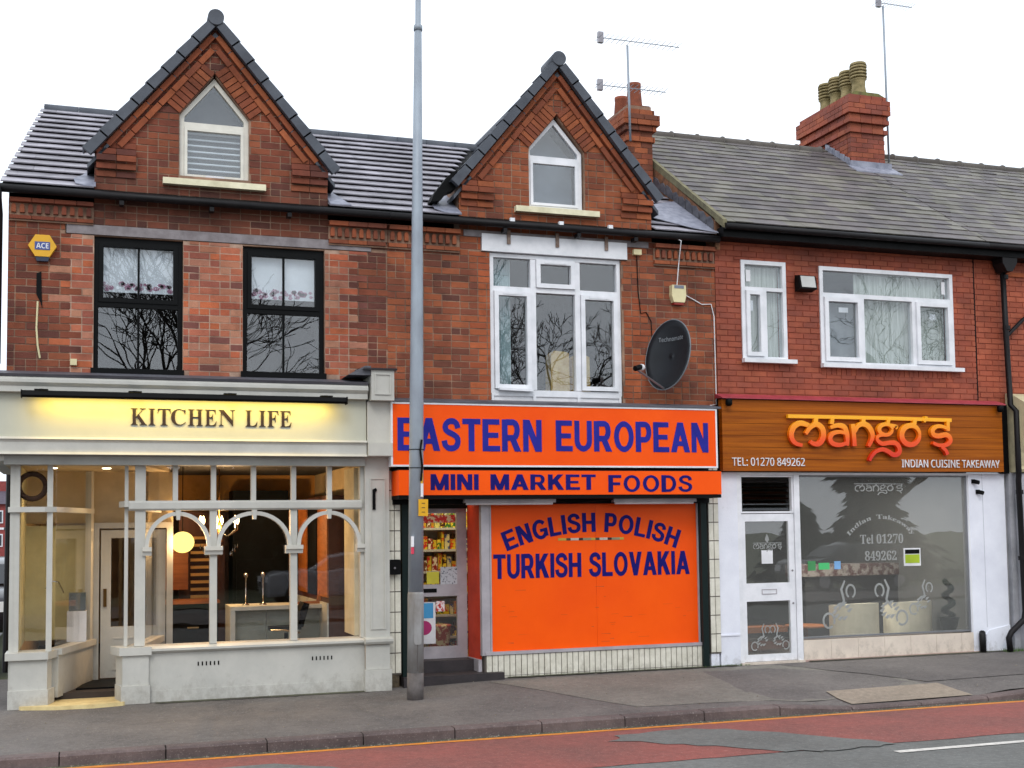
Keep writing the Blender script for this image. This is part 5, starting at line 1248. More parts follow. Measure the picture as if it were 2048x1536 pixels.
MANGO= [('bar',0.05,[(8.877,3.361),(9.538,3.362),(10.485,3.36),(11.533,3.35)]),('m',0.067,[(9.314,3.353),(9.304,3.273)]),('m',0.064,[(9.146,3.13),(9.203,3.224),(9.135,3.259),(9.052,3.268),(8.967,3.221),(8.923,3.134),(8.934,3.048),(8.99,2.992),(9.088,2.97)]),('m',0.067,[(9.146,3.124),(9.218,3.211),(9.311,3.259),(9.397,3.214),(9.422,3.134),(9.404,3.054),(9.341,2.993),(9.257,2.995),(9.212,3.025)]),('a',0.059,[(9.572,3.351),(9.558,3.263)]),('a',0.062,[(9.533,3.216),(9.643,3.248),(9.744,3.232),(9.788,3.159),(9.8,3.065),(9.797,2.971)]),('a',0.056,[(9.795,3.132),(9.687,3.158),(9.569,3.136),(9.524,3.068),(9.55,3.009),(9.634,2.98),(9.735,2.99),(9.799,3.018)]),('n',0.064,[(9.891,3.271),(9.902,3.147),(9.911,2.965)]),('n',0.064,[(10.067,3.352),(10.06,3.278)]),('n',0.064,[(9.921,3.161),(9.972,3.243),(10.059,3.274),(10.145,3.238),(10.198,3.151),(10.195,3.07),(10.135,2.963)]),('g',0.053,[(10.477,3.353),(10.463,3.291)]),('g',0.05,[(10.532,3.203),(10.526,3.229),(10.508,3.251),(10.48,3.268),(10.444,3.276),(10.407,3.275),(10.371,3.266),(10.341,3.249),(10.321,3.226),(10.314,3.2),(10.32,3.175),(10.338,3.152),(10.366,3.136),(10.401,3.128),(10.439,3.128),(10.475,3.138),(10.504,3.155),(10.524,3.178),(10.532,3.203)]),('g',0.047,[(10.505,3.262),(10.601,3.245),(10.579,3.222)]),('g',0.056,[(10.38,3.124),(10.291,3.105),(10.281,3.05),(10.359,3.004),(10.472,3.018),(10.576,3.013),(10.633,2.952),(10.624,2.877),(10.538,2.849),(10.451,2.896),(10.356,2.925),(10.252,2.894),(10.178,2.826),(10.144,2.765)]),('o',0.062,[(10.909,3.353),(10.894,3.277)]),('o',0.067,[(10.978,3.131),(10.974,3.169),(10.957,3.204),(10.931,3.233),(10.895,3.253),(10.855,3.263),(10.812,3.262),(10.771,3.251),(10.734,3.23),(10.705,3.2),(10.686,3.165),(10.679,3.127),(10.684,3.09),(10.7,3.055),(10.726,3.027),(10.761,3.006),(10.802,2.996),(10.844,2.996),(10.886,3.008),(10.922,3.029),(10.952,3.058),(10.971,3.093),(10.978,3.131)]),('apostrophe',0.044,[(11.101,3.395),(11.089,3.356),(11.056,3.321)]),('s',0.053,[(11.463,3.342),(11.46,3.196)]),('s',0.059,[(11.461,3.224),(11.362,3.257),(11.263,3.255),(11.195,3.199),(11.217,3.137),(11.307,3.122),(11.407,3.142),(11.476,3.113),(11.49,3.05),(11.418,2.998),(11.285,2.993),(11.196,3.026)]),('s',0.053,[(11.342,2.972),(11.406,2.918),(11.437,2.86)])]
FROST = mat('etched_vinyl', (158, 160, 158), .7)
def etched_name(t, x0, x1, z0, z1, y):
    """small copy of the headline lettering, etched on the glass"""
    b = MB(); sx = (x1 - x0) / (11.53 - 8.877); sz = (z1 - z0) / (3.37 - 2.765)
    for k_, (n, w, P) in enumerate(MANGO): b.ribbon([(x0 + (p[0] - 8.877) * sx, z0 + (p[1] - 2.765) * sz) for p in smooth_curve(P, 3)], w * sz * .8, y - k_ * .0004, y + .002)
    return b.build('etched_lettering', FROST, t)
etched_name(dr, 8.42, 8.86, 1.54, 1.66, .012)
MB().xz([(8.64, 1.66), (8.67, 1.70), (8.655, 1.75), (8.635, 1.78), (8.615, 1.74), (8.605, 1.70)], .012, .014).build('etched_flame', FROST, dr)
def swirl(t, x, z, s, fl, y):
    b = MB()
    b.ribbon([(x, z), (x + fl * .09 * s, z + .12 * s), (x + fl * .05 * s, z + .28 * s), (x + fl * .11 * s, z + .40 * s)], .034 * s, y, y + .002, True)
    b.ribbon([(x + fl * (.2 + .07 * math.cos(a)) * s, z + (.25 + .09 * math.sin(a)) * s) for a in fr(-1.2, 4.2, 12)], .028 * s, y, y + .002)
    b.ribbon([(x + fl * (-.16 + .09 * math.cos(a)) * s, z + (-.14 + .1 * math.sin(a)) * s) for a in fr(-.5, 5.4, 12)], .03 * s, y, y + .002)
    for k in range(9):
        a = .1 + k * .62; cx, cz = x + fl * .05 * s + .12 * s * math.cos(a), z - .03 * s + .10 * s * math.sin(a)
        b.xz([(cx - .04 * s, cz), (cx, cz - .022 * s), (cx + .055 * s, cz + .04 * s), (cx, cz + .034 * s)], y - .0005 * (k + 1), y + .001)
    b.build('etched_flower', FROST, t)
swirl(dr, 8.5, .36, .55, 1, .012); swirl(dr, 8.8, .36, .55, -1, .012)
sw = ring(MG, 'shop_window', mat('grey_frame', (120, 122, 126), .4), 9.141, 11.929, .35, 2.574, .02, .022, .05)
MB().box(9.163, 11.907, .045, .051, .372, 2.552).build('pane', GM, sw)
etched_name(sw, 10.06, 10.86, 2.30, 2.46, .038)
text_mesh('Tel 01270', 'serif', 10.13, 10.84, 1.62, 1.755, .04, FROST, 'etched_lettering', sw, depth=.002)
text_mesh('849262', 'serif', 10.20, 10.72, 1.385, 1.52, .04, FROST, 'etched_lettering', sw, depth=.002)
text_mesh('Indian  Takeaway', 'serif', 9.90, 11.05, 1.62, 1.70, .04, FROST, 'etched_lettering', sw, depth=.002, arc=.33)
swirl(sw, 9.75, .72, 1, 1, .04); swirl(sw, 10.62, .72, 1, -1, .04); swirl(sw, 11.1, .8, .75, 1, .04)
for a, m_ in (((9.28, 9.40, 1.27, 1.40), mat('green_sticker', (70, 150, 90), .5)), ((9.45, 9.62, 1.28, 1.37), mat('bright_green_sticker', (80, 200, 120), .5)), ((9.70, 9.80, 1.28, 1.39), mat('blue_sticker', (130, 180, 230), .5))):
    B('sticker', m_, sw, a[0], a[1], .038, .042, a[2], a[3])
B('notice', PAPER, sw, 10.84, 11.12, .036, .042, 1.30, 1.55); B('notice_print', mat('lime_print', (176, 200, 40), .5), sw, 10.86, 11.10, .033, .0355, 1.34, 1.46); B('notice_print', BLACK, sw, 10.86, 11.10, .033, .0355, 1.47, 1.53)
rz = MB().box(9.141, 12.1, -.01, .2, .0, .33).build('stall_riser', GROUT, MG)
x = 9.143
while x < 12.09:
    e = min(x + .43, 12.1); B('tile', STONEC, rz, x + .002, e - .002, -.024, -.0101, .07, .335); x = e
B('riser_foot', mat('pinkish_mortar', (190, 160, 150), .9), MG, 9.143, 12.12, -.05, .0, .0, .068)
# interior furniture
def tub_chair(x, y, label):
    t = thing('tub_chair', label, 'chair', (x, y, .1), 'cream tub chairs in the takeaway window')
    b = MB(); n = 16
    for i in range(n):
        a0, a1 = PI + PI * i / n, PI + PI * (i + 1) / n
        P = lambda a, r: (x + r * math.cos(a), y + r * math.sin(a) * .8)
        q = [P(a0, .40), P(a1, .40), P(a1, .31), P(a0, .31)]
        b.xy(q, .13, .72 + .03 * math.sin(PI * i / n))
    b.build('backrest', LEATHC, t)
    MB().lathe([(.30, .3), (.31, .46), (.2, .48)], x, y).build('seat', LEATHC, t, smooth=True)
    MB().lathe([(.05, .1), (.05, .3)], x, y).build('leg', CHROME, t)
    return t
tub_chair(10.62, 1.0, 'left cream tub chair seen from behind in the takeaway window'); tub_chair(11.55, 1.0, 'right cream tub chair in the takeaway window near the spiral plant')
cn = thing('serving_counter', 'dark serving counter with pale patterned band behind the tub chairs', 'counter', (11.2, 2.1, .1))
B('front_panel', mat('counter_dark', (44, 42, 44), .5), cn, 10.4, 12.1, 1.9, 2.4, .1, 1.1); B('patterned_band', mat('photo_band', (150, 140, 132), .6, rgb2=(90, 60, 56), scale=9, mask=(.45, .55)), cn, 10.3, 12.12, 1.86, 2.3, 1.101, 1.28)
lamp('takeaway_fill_light', 'AREA', (10.2, 1.0, 2.65), 100, (1, .97, .92), 1.4, (0, 0, 0), .8)  # added fill brightening the tub chairs, no lamp known in this room
cf = MB().lathe([(.03, .1), (.03, .38), (.3, .40), (.3, .43)], 9.95, 1.2).build('coffee_table', OAK, smooth=True); tag(cf, 'low round wooden table left of the cream tub chairs', 'table')
bn = B('wooden_bench', OAK, None, 8.35, 9.4, .8, 1.1, .38, .46); tag(bn, 'wooden bench seat seen through the lower door glass', 'bench')
tp = thing('spiral_topiary', 'dark spiral topiary in black pot at the right of the takeaway window', 'plant', (12.0, .3, .35))
TX, TY = 12.02, .28
TXc = 11.76
tp.location = (TXc - .0, TY, .35); ORG[tp.name] = Vector((TXc, TY, .35))
MB().lathe([(.09, .36), (.14, .52), (.15, .53), (.12, .54)], TXc, TY).build('pot', BLACK, tp, smooth=True)
MB().tube([(TXc, TY, .5), (TXc, TY, 1.05)], .012, 6).build('stem', BARK, tp)
b = MB(); pts = [(TXc + .075 * math.cos(t * 2 * PI * 2.4) * (1.1 - .55 * t), TY + .075 * math.sin(t * 2 * PI * 2.4) * (1.1 - .55 * t), .56 + .5 * t) for t in fr(0, 1, 60)]
for p in pts:
    for _ in range(26):
        v = Vector((random.gauss(0, 1), random.gauss(0, 1), random.gauss(0, 1))).normalized() * random.uniform(.02, .055); c = Vector(p) + v; u = v.orthogonal().normalized() * .014; w_ = v.cross(u).normalized() * .008
        k = len(b.v); b.v += [tuple(c - u), tuple(c + w_), tuple(c + u)]; b.c += [(1, 1, 1)] * 3; b.f.append([k, k + 1, k + 2])
b.tube(pts, .035, 8); o = b.build('foliage', LEAF, tp)
# fascia sign of timber planks
sg = thing('fascia_sign', 'brown timber fascia sign with raised orange letters reading mango\'s', 'sign', (10.2, -.15, 2.62))
z = 2.62
for i in range(6):
    h_ = .158; B('plank', WOOD, sg, 7.91, 12.46, -.15 - random.uniform(0, .002), -.06, z + .003, z + h_); z += h_ + .0015
B('sign_backing', BLACK, sg, 7.90, 12.47, -.06, -.0, 2.615, 3.585)
MGM = mat('orange_letter_paint', (255, 150, 10), .35)
Nn = MGM.node_tree; Pp = Nn.nodes['Principled BSDF']; gg = Nn.nodes.new('ShaderNodeNewGeometry'); sx_ = Nn.nodes.new('ShaderNodeSeparateXYZ'); rr_ = Nn.nodes.new('ShaderNodeMapRange'); cr_ = Nn.nodes.new('ShaderNodeValToRGB')
rr_.inputs[1].default_value = 2.8; rr_.inputs[2].default_value = 3.36
cr_.color_ramp.elements[0].color = (*lin((214, 34, 12)), 1); cr_.color_ramp.elements[1].color = (*lin((255, 180, 20)), 1)
e_ = cr_.color_ramp.elements.new(.45); e_.color = (*lin((244, 84, 10)), 1); e_ = cr_.color_ramp.elements.new(.75); e_.color = (*lin((255, 150, 14)), 1)
Nn.links.new(gg.outputs['Position'], sx_.inputs[0]); Nn.links.new(sx_.outputs[2], rr_.inputs[0]); Nn.links.new(rr_.outputs[0], cr_.inputs[0]); Nn.links.new(cr_.outputs[0], Pp.inputs['Base Color'])
glyph = {}
for k_, (n, w, P_) in enumerate(MANGO):
    glyph.setdefault(n, MB())
    glyph[n].ribbon(P_ if n == 'bar' else smooth_curve(P_, 5), w, -.215 - k_ * .0007, -.165, taper=(n not in ('bar',) and len(P_) > 4))
for n, b in glyph.items(): b.build('letter' if n != 'bar' else 'head_bar', MGM, sg)
text_mesh('TEL: 01270 849262', 'sans', 8.04, 9.15, 2.69, 2.80, -.153, PAPER, 'lettering', sg, depth=.012)
text_mesh('INDIAN CUISINE TAKEAWAY', 'sans', 10.71, 12.38, 2.68, 2.79, -.153, PAPER, 'lettering', sg, depth=.012)
MB().face_solid([(7.89, -.2, 3.60), (12.5, -.2, 3.60), (12.5, .0, 3.665), (7.89, .0, 3.665)], [(7.89, -.2, 3.585), (12.5, -.2, 3.585), (12.5, .0, 3.60), (7.89, .0, 3.60)]).build('red_flashing', REDF, MG)
for x_ in (7.98, 12.38):
    o = MB().lathe([(.03, 3.48), (.045, 3.50), (.045, 3.56), (.03, 3.58)], x_, -.22).build('spotlight', BLACK, smooth=True); tag(o, 'small black spotlight at the top %s corner of the timber sign' % ('left' if x_ < 9 else 'right'), 'spotlight', 'spotlights over the timber sign')
for i, (x_, z_) in enumerate(((12.01, 2.49), (12.08, 2.34))):
    t_ = thing('security_light', ('upper small black bullet lamp on the white pier' if i == 0 else 'lower small black box lamp on the white pier'), 'light', (x_, -.05, z_), 'small lamps on the white pier')
    MB().box(x_ - .03, x_ + .03, -.05, -.031, z_ - .03, z_ + .03).build('mount', BLACK, t_); MB().tube([(x_, -.05, z_), (x_ + .03, -.12, z_ - .02)], .03, 8).build('lamp_head', BLACK, t_)
tag(MB().tube([(12.03, -.09, .0), (12.03, -.09, .3), (12.05, -.06, .33)], .045, 8).build('pipe_stub', IRON, smooth=True), 'short black pipe stub at the foot of the white pier', 'pipe')

# =================================================================== NEIGHBOUR AT THE RIGHT
nw = Wall(RBRICK); mo = MB()
nw.fill(mo, lambda z: (12.19, 16), [], 3.55, 5.86, lambda x, z: NBC(), course=.079); nm = mo.build('wall', MORTR, NB); nw.finish(NB, nm)
B('string_course', mat('orange_brick_band', (176, 92, 52), .85), NB, 12.75, 16, -.03, .0, 5.52, 5.58)
B('wall_joint', BLACK, NB, 12.166, 12.188, -.002, .2, 3.55, 5.85)
B('rendered_wall', GREYST, NB, 12.62, 16, -.06, .2, 0, 2.62); B('stone_pilaster', GREYST, NB, 12.72, 13.05, -.16, -.0601, .0, 2.60)
MB().yz([(0, 2.62), (-.2, 2.62), (-.22, 2.66), (-.2, 2.70), (-.24, 2.9), (-.4, 3.2), (-.45, 3.5), (-.38, 3.62), (-.2, 3.72), (0, 3.78)], 12.66, 13.0).build('stone_console', SCONE, NB)
B('fascia', WHITE, NB, 13.001, 16, -.3, .0, 3.0, 3.6); B('fascia_frieze', RENDER, NB, 13.001, 16, -.25, .0, 2.62, 2.999)
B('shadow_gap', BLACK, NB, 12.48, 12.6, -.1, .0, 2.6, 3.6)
dp = thing('downpipe', 'black cast iron downpipe with square hopper between the two red brick walls', 'downpipe', (12.66, -.1, .05))
MB().tube([(12.60, -.12, 5.55), (12.62, -.12, 4.6), (12.64, -.13, 3.6), (12.645, -.24, 3.5), (12.645, -.24, 2.6), (12.67, -.2, 2.5), (12.71, -.19, .62), (12.68, -.19, .5), (12.45, -.19, .33), (12.40, -.19, .25), (12.42, -.19, .06)], .042, 10).build('pipe', IRON, dp, smooth=True)
MB().xz([(12.48, 5.82), (12.76, 5.82), (12.74, 5.66), (12.66, 5.54), (12.56, 5.54), (12.49, 5.66)], -.26, -.04).build('hopper', IRON, dp)
MB().tube([(13.3, -.08, 5.08), (12.95, -.08, 4.86), (12.64, -.12, 4.62)], .03, 8).build('branch_pipe', IRON, dp)
for z in (5.45, 4.7, 2.3, 1.35): MB().tube([(12.63 + (.06 if z < 3 else 0), -.12 if z > 3 else -.19, z), (12.63 + (.06 if z < 3 else 0), -.12 if z > 3 else -.19, z + .06)], .055, 10).build('collar', IRON, dp)

# =================================================================== THINGS ON THE WALLS
al = thing('alarm_box', 'yellow hexagonal alarm box with blue label high on the left shop', 'alarm box', (-.54, 0, 5.12))
MB().xz([(-.69, 5.12), (-.615, 5.0), (-.465, 5.0), (-.39, 5.12), (-.465, 5.245), (-.615, 5.245)], -.07, .0).build('case', YEL, al)
B('label_plate', mat('alarm_blue', (60, 80, 150), .4), al, -.62, -.46, -.075, -.0705, 5.075, 5.165); text_mesh('ACE', 'bold', -.605, -.475, 5.09, 5.15, -.0755, PAPER, 'lettering', al, depth=.001)
MB().xz([(-.60, 4.95), (-.48, 4.95), (-.465, 4.998), (-.615, 4.998)], -.06, .0).build('strobe', mat('strobe_blue', (24, 40, 66), .2), al)
tag(MB().xz([(-.60, 4.82), (-.55, 4.84), (-.545, 4.62), (-.535, 4.42), (-.56, 4.5), (-.60, 4.58)], -.012, .0).build('slate_offcut', BLACK), 'dark ragged streak of bracket left on the wall under the yellow alarm', 'bracket')
tag(MB().tube([(-.585, -.01, 4.5), (-.595, -.01, 4.2), (-.58, -.01, 4.0), (-.555, -.01, 3.86)], .011, 6).build('cable', BONE), 'cream cable running down the wall under the yellow alarm', 'cable')
tag(B('junction_box', BONE, None, -.235, -.165, -.05, .0, 3.79, 3.86), 'tiny cream box on the brickwork just above the left shopfront', 'box')
a2 = thing('alarm_box', 'cream alarm box with a white cable above the satellite dish', 'alarm box', (7.33, 0, 4.98))
MB().xz([(7.25, 5.09), (7.45, 5.09), (7.455, 4.95), (7.43, 4.86), (7.27, 4.86), (7.245, 4.95)], -.09, .0).build('case', BONE, a2)
B('label_plate', mat('alarm_grey', (120, 126, 140), .5), a2, 7.28, 7.42, -.095, -.0905, 5.045, 5.085); B('red_base', mat('alarm_red', (150, 40, 30), .5), a2, 7.28, 7.42, -.08, .0, 4.83, 4.86)
tag(MB().tube([(7.28, -.15, 5.70), (7.34, -.2, 5.66), (7.37, -.06, 5.4), (7.35, -.03, 5.1)], .007, 6).build('cable', PAPER), 'thin white cable dropping from the gutter to the cream alarm box', 'cable')
tag(MB().tube([(7.45, -.03, 4.98), (7.6, -.015, 4.92), (7.72, -.015, 4.86), (7.86, -.015, 4.87), (7.9, -.015, 4.7), (7.905, -.015, 3.52), (7.8, -.02, 3.5)], .007, 6).build('cable', PAPER), 'white cable looping from the cream alarm box along the party line', 'cable')
tag(B('junction_box', BONE, None, 6.72, 6.83, -.06, .0, 5.47, 5.54), 'small cream box beside the white board above the upstairs window', 'box')
tag(MB().tube([(6.78, -.01, 5.47), (6.79, -.01, 5.0), (6.82, -.012, 4.7), (6.9, -.012, 4.72), (6.97, -.012, 4.6), (6.98, -.012, 4.3)], .007, 6).build('cable', BLACK), 'black cable running from the small cream box to the satellite dish', 'cable')
fl = thing('floodlight', 'square grey floodlight between the two white takeaway windows', 'light', (9.27, -.1, 5.2))
MB().box(9.17, 9.24, -.03, .0, 5.2, 5.3).build('bracket', BLACK, fl); MB().yz([(-.05, 5.33), (-.16, 5.31), (-.2, 5.12), (-.05, 5.1)], 9.14, 9.40).build('case', BLACK, fl)
MB().face_solid([(9.16, -.166, 5.30), (9.38, -.166, 5.30), (9.38, -.204, 5.14), (9.16, -.204, 5.14)], [(9.16, -.16, 5.30), (9.38, -.16, 5.30), (9.38, -.198, 5.14), (9.16, -.198, 5.14)]).build('lens', mat('milky_lens', (190, 190, 186), .3), fl)
mb_ = thing('meter_box', 'black box lamp on the white tiles left of the orange shop door', 'box', (3.47, -.1, 1.45))
MB().xz([(3.39, 1.36), (3.52, 1.36), (3.53, 1.38), (3.53, 1.52), (3.52, 1.54), (3.39, 1.54), (3.38, 1.52), (3.38, 1.38)], -.14, -.0621).build('case', BLACK, mb_); MB().tube([(3.455, -.15, 1.44), (3.455, -.14, 1.44)], .013, 8).build('knob', STEEL, mb_)
# satellite dish
ds = thing('satellite_dish', 'large dark grey satellite dish on the brick wall of the middle shop', 'satellite dish', (7.1, -.3, 4.1))
aim = Vector((-.90, -.42, .20)).normalized(); ux_ = Vector((0, 0, 1)).cross(aim).normalized(); uz_ = aim.cross(ux_).normalized()
dc = Vector((7.06, -.36, 4.10)); b = MB(); nr__, ns = 6, 36
for r in range(nr__ + 1):
    for k in range(ns):
        rr = r / nr__; a = 2 * PI * k / ns
        p = dc + ux_ * (.36 * rr * math.cos(a)) + uz_ * (.47 * rr * math.sin(a)) + aim * (.09 * rr * rr - .05); b.v.append(tuple(p)); b.c.append((1, 1, 1))
for r in range(nr__):
    for k in range(ns): b.f.append([r * ns + k, r * ns + (k + 1) % ns, (r + 1) * ns + (k + 1) % ns, (r + 1) * ns + k])
o = b.build('reflector', DISH, ds, smooth=True); md = o.modifiers.new('s', 'SOLIDIFY'); md.thickness = .012
b = MB(); b.tube([tuple(dc + ux_ * (.362 * math.cos(a)) + uz_ * (.472 * math.sin(a)) + aim * .043) for a in fr(0, 2 * PI, 40)], .009, 6, False); b.build('rim', mat('dish_rim', (110, 116, 122), .4), ds)
t_ = text_mesh('Technomate', 'bold', -.20, .20, .20, .26, 0, mat('dish_print', (170, 176, 182), .5), 'lettering', ds, depth=.001)
for v in t_.data.vertices:
    q = v.co.copy(); v.co = dc + (-ux_) * (-q.x) * 1 + uz_ * q.z + aim * (.09 * ((q.x / .36) ** 2 + (q.z / .47) ** 2) - .05 + .022)
lnb = dc + uz_ * -.36 + aim * .62
MB().tube([tuple(dc - uz_ * .46 + aim * .02), tuple(lnb)], .014, 8).build('arm', STEEL, ds); MB().tube([tuple(lnb - aim * -.02), tuple(lnb + uz_ * .05 - aim * .08)], .035, 10).build('receiver', BLACK, ds); MB().tube([tuple(lnb + uz_ * .05 - aim * .08), tuple(lnb + uz_ * .055 - aim * .12)], .04, 10).build('receiver_cap', PAPER, ds)
MB().tube([tuple(dc - aim * .04), tuple(dc - aim * .18), (7.3, -.08, 4.05)], .025, 8).box(7.25, 7.37, -.08, .0, 3.9, 4.2).build('wall_bracket', ALU, ds)
# =================================================================== AERIALS
def aerial(x, y, z0, z1, label, yag):
    t = thing('tv_aerial', label, 'aerial', (x, y, z0)); MB().tube([(x, y, z0), (x - .02, y, z1)], .018, 8).build('mast', GALV, t, smooth=True)
    for (za, x0, x1, n) in yag:
        MB().tube([(x0, y, za), (x1, y, za + .0)], .007, 6).build('boom', GALV, t)
        for k in range(n):
            q = x0 + (x1 - x0) * (k + .5) / n; MB().tube([(q, y - .16, za), (q, y + .16, za)], .004, 4).build('element', GALV, t)
        MB().box(x0 + .02, x0 + .1, y - .03, y + .03, za - .08, za + .08).build('reflector', STEEL, t)
    return t
aerial(7.44, 1.55, 7.55, 8.98, 'two-tier tv aerial strapped to the chimney of the middle shop', [(9.05, 6.93, 8.27, 16), (8.34, 6.91, 8.03, 14)])
aerial(12.92, 2.9, 8.1, 10.85, 'tall thin tv aerial standing behind the four-pot chimney', [(10.9, 12.75, 13.5, 12)])
# =================================================================== LAMP POST
lp_ = thing('lamp_post', 'grey steel lamp post on the pavement in front of the orange sign', 'lamp post', (3.49, -.95, 0))
PXc, PYc = 3.49, -.95
MB().lathe([(.095, -.05), (.094, .28)], PXc, PYc).build('foot', DIRT, lp_, smooth=True)
MB().lathe([(.093, .28), (.093, 1.16), (.087, 1.19)], PXc, PYc).build('base_sleeve', SLEEVE, lp_, smooth=True)
MB().lathe([(.088, 1.19), (.080, 3.4), (.064, 5.5), (.044, 7.74)], PXc, PYc).build('shaft', GALV, lp_, smooth=True)
MB().lathe([(.052, 7.74), (.052, 7.80), (.034, 7.82), (.032, 9.4)], PXc, PYc).build('upper_shaft', GALV, lp_, smooth=True)
MB().tube([(PXc, PYc, 9.38), (PXc, PYc - .3, 9.6), (PXc, PYc - 1.0, 9.68)], .03, 8).build('bracket_arm', GALV, lp_, smooth=True)
MB().box(PXc - .12, PXc + .12, PYc - 1.6, PYc - .95, 9.62, 9.76).build('lantern', GALV, lp_)
MB().xz([(PXc - .004, .30), (PXc + .002, .30), (PXc + .002, .6), (PXc - .004, .6)], PYc - .0975, PYc - .09).build('door_seam', DIRT, lp_)
MB().xz([(PXc - .042, .62), (PXc - .03, .60), (PXc + .03, .60), (PXc + .042, .62), (PXc + .042, 1.12), (PXc - .042, 1.12)], PYc - .103, PYc - .06).build('door_panel', SLEEVE, lp_)
B('tag_plate', YEL, lp_, PXc + .0, PXc + .11, PYc - .115, PYc - .1, 2.05, 2.24)
for z in (2.09, 2.14, 2.19): B('tag_print', LETT, lp_, PXc + .035, PXc + .075, PYc - .1165, PYc - .1152, z, z + .008)
B('tape_strip', YEL, lp_, PXc + .03, PXc + .055, PYc - .092, PYc - .084, 2.42, 2.54); B('tape_strip', PAPER, lp_, PXc + .03, PXc + .06, PYc - .092, PYc - .086, 2.27, 2.42)
MB().tube([(PXc + .04, PYc - .09, 2.92), (PXc + .02, PYc - .1, 2.8), (PXc + .045, PYc - .095, 2.62), (PXc + .03, PYc - .1, 2.45)], .012, 6).build('cable_tie', BLACK, lp_)
for z in (2.60, 2.81): MB().tube([(PXc + .09 * math.cos(a), PYc + .09 * math.sin(a), z) for a in fr(0, 2 * PI, 20)], .004, 5, False).build('band', BLACK, lp_)
B('sticker', PAPER, lp_, PXc - .075, PXc - .045, PYc - .086, PYc - .06, 1.70, 1.82); B('sticker', mat('pink_sticker', (220, 60, 90), .5), lp_, PXc - .075, PXc - .045, PYc - .0865, PYc - .06, 1.62, 1.695)

lp_.rotation_euler = (0, math.radians(.7), 0)   # the post leans a touch to the right

# =================================================================== FAR LEFT STREET
h = thing('terrace_house', 'distant red brick terraced house with white window bands at the left edge', 'house', (-12, 110, 0))
MB().box(-24, -6.2, 110, 118, 0, 4.9).build('wall', mat('far_brick', (150, 70, 66), .9, rgb2=(120, 56, 54), scale=4), h)
MB().yz([(109.6, 4.9), (114, 6.4), (118.4, 4.9)], -24.3, -5.9).build('roof', mat('far_slate', (84, 74, 86), .8), h)
for x in (-7.9, -15): MB().box(x - .5, x + .5, 113.5, 114.5, 5.9, 7.2).build('chimney', MATS['far_brick'], h)
for x in (-22, -19, -16, -13, -10.5, -8.6, -7.2):
    for z in (.9, 3.1):
        w_ = B('window', PAPER, h, x, x + .8, 109.9, 109.999, z, z + 1.2); B('pane', mat('far_glass', (60, 64, 74), .2), w_, x + .1, x + .7, 109.87, 109.899, z + .1, z + 1.1)
    B('stone_band', PAPER, h, x - .5, x + 1.2, 109.93, 109.998, 2.5, 2.7)
def car(name, label, loc, rotz, body, s=1., vis=None):
    t = thing(name, label, 'car', loc); ORG.pop(t.name)
    t.rotation_euler = (0, 0, rotz)
    bm_ = mat(body[0], body[1], .25, coat=.6); gl = glassmat('car_glass', tint=(.15, .16, .18), refl=2.2)
    prof = [(-2.05, .35), (-2.1, .6), (-2.05, .88), (-1.75, 1.0), (-1.0, 1.06), (1.6, 1.04), (2.0, .98), (2.1, .7), (2.08, .35)]
    cab = [(-1.05, 1.05), (-.45, 1.40), (.1, 1.50), (1.1, 1.48), (1.65, 1.34), (1.9, 1.0)]
    def loft(pr, hw0, hw1, zlo, zhi):
        b = MB(); L_ = []
        for sgn in (-1, 1): L_.append([(x, sgn * (hw0 + (hw1 - hw0) * max(0, (z - zlo) / (zhi - zlo))), z) for x, z in pr])
        b.face_solid(L_[0], L_[1]); return b
    def pt(b, nm, m, par=t, sm=False):
        o = bpy.data.objects.new(nm, b.mesh(nm, m)); COL.objects.link(o); o.parent = par
        if sm:
            md = o.modifiers.new('b', 'BEVEL'); md.width = .07; md.segments = 3
            for p in o.data.polygons: p.use_smooth = True
        return o
    pt(loft(prof, .86, .88, .3, 1.0), 'body', bm_, sm=True); pt(loft(cab, .84, .62, 1.0, 1.5), 'cabin', bm_, sm=True)
    side = [(-.85, 1.08), (-.42, 1.35), (.1, 1.43), (1.05, 1.42), (1.5, 1.28), (1.62, 1.08)]
    for sgn in (-1, 1):
        b = MB(); q = [(x, sgn * (.855 - .23 * (z - 1.0) / .5 * 1.0 + .006), z) for x, z in side]; q2 = [(x, y - sgn * .02, z) for x, y, z in q]; b.face_solid(q, q2); pt(b, 'side_window', gl)
    b = MB(); b.face_solid([(-1.04, -.7, 1.09), (-1.04, .7, 1.09), (-.5, .56, 1.40), (-.5, -.56, 1.40)], [(-1.0, -.7, 1.07), (-1.0, .7, 1.07), (-.46, .56, 1.38), (-.46, -.56, 1.38)]); pt(b, 'windscreen', gl)
    b = MB(); b.face_solid([(1.915, .64, 1.05), (1.915, -.64, 1.05), (1.69, -.56, 1.33), (1.69, .56, 1.33)], [(1.87, .64, 1.03), (1.87, -.64, 1.03), (1.65, -.56, 1.31), (1.65, .56, 1.31)]); pt(b, 'rear_window', gl)
    for x in (-1.35, 1.3):
        for sgn in (-1, 1):
            wh = pt(MB().tube([(x, sgn * .66, .32), (x, sgn * .89, .32)], .32, 20), 'wheel', mat('tyre', (20, 20, 20), .8)); pt(MB().tube([(x, sgn * .86, .32), (x, sgn * .90, .32)], .2, 14), 'rim', STEEL, wh)
    for sgn in (-1, 1):
        pt(MB().box(-2.1, -2.0, sgn * .62 - .18, sgn * .62 + .18, .68, .84), 'headlight', PAPER); pt(MB().box(2.03, 2.12, sgn * .66 - .13, sgn * .66 + .13, .7, .95), 'tail_light', mat('tail_red', (150, 16, 16), .3))
    return t
car('parked_car', 'dark car parked in the side street behind the left corner', (-1.85, 8.5, .01), PI / 2, ('dark_car_paint', (24, 18, 30)))
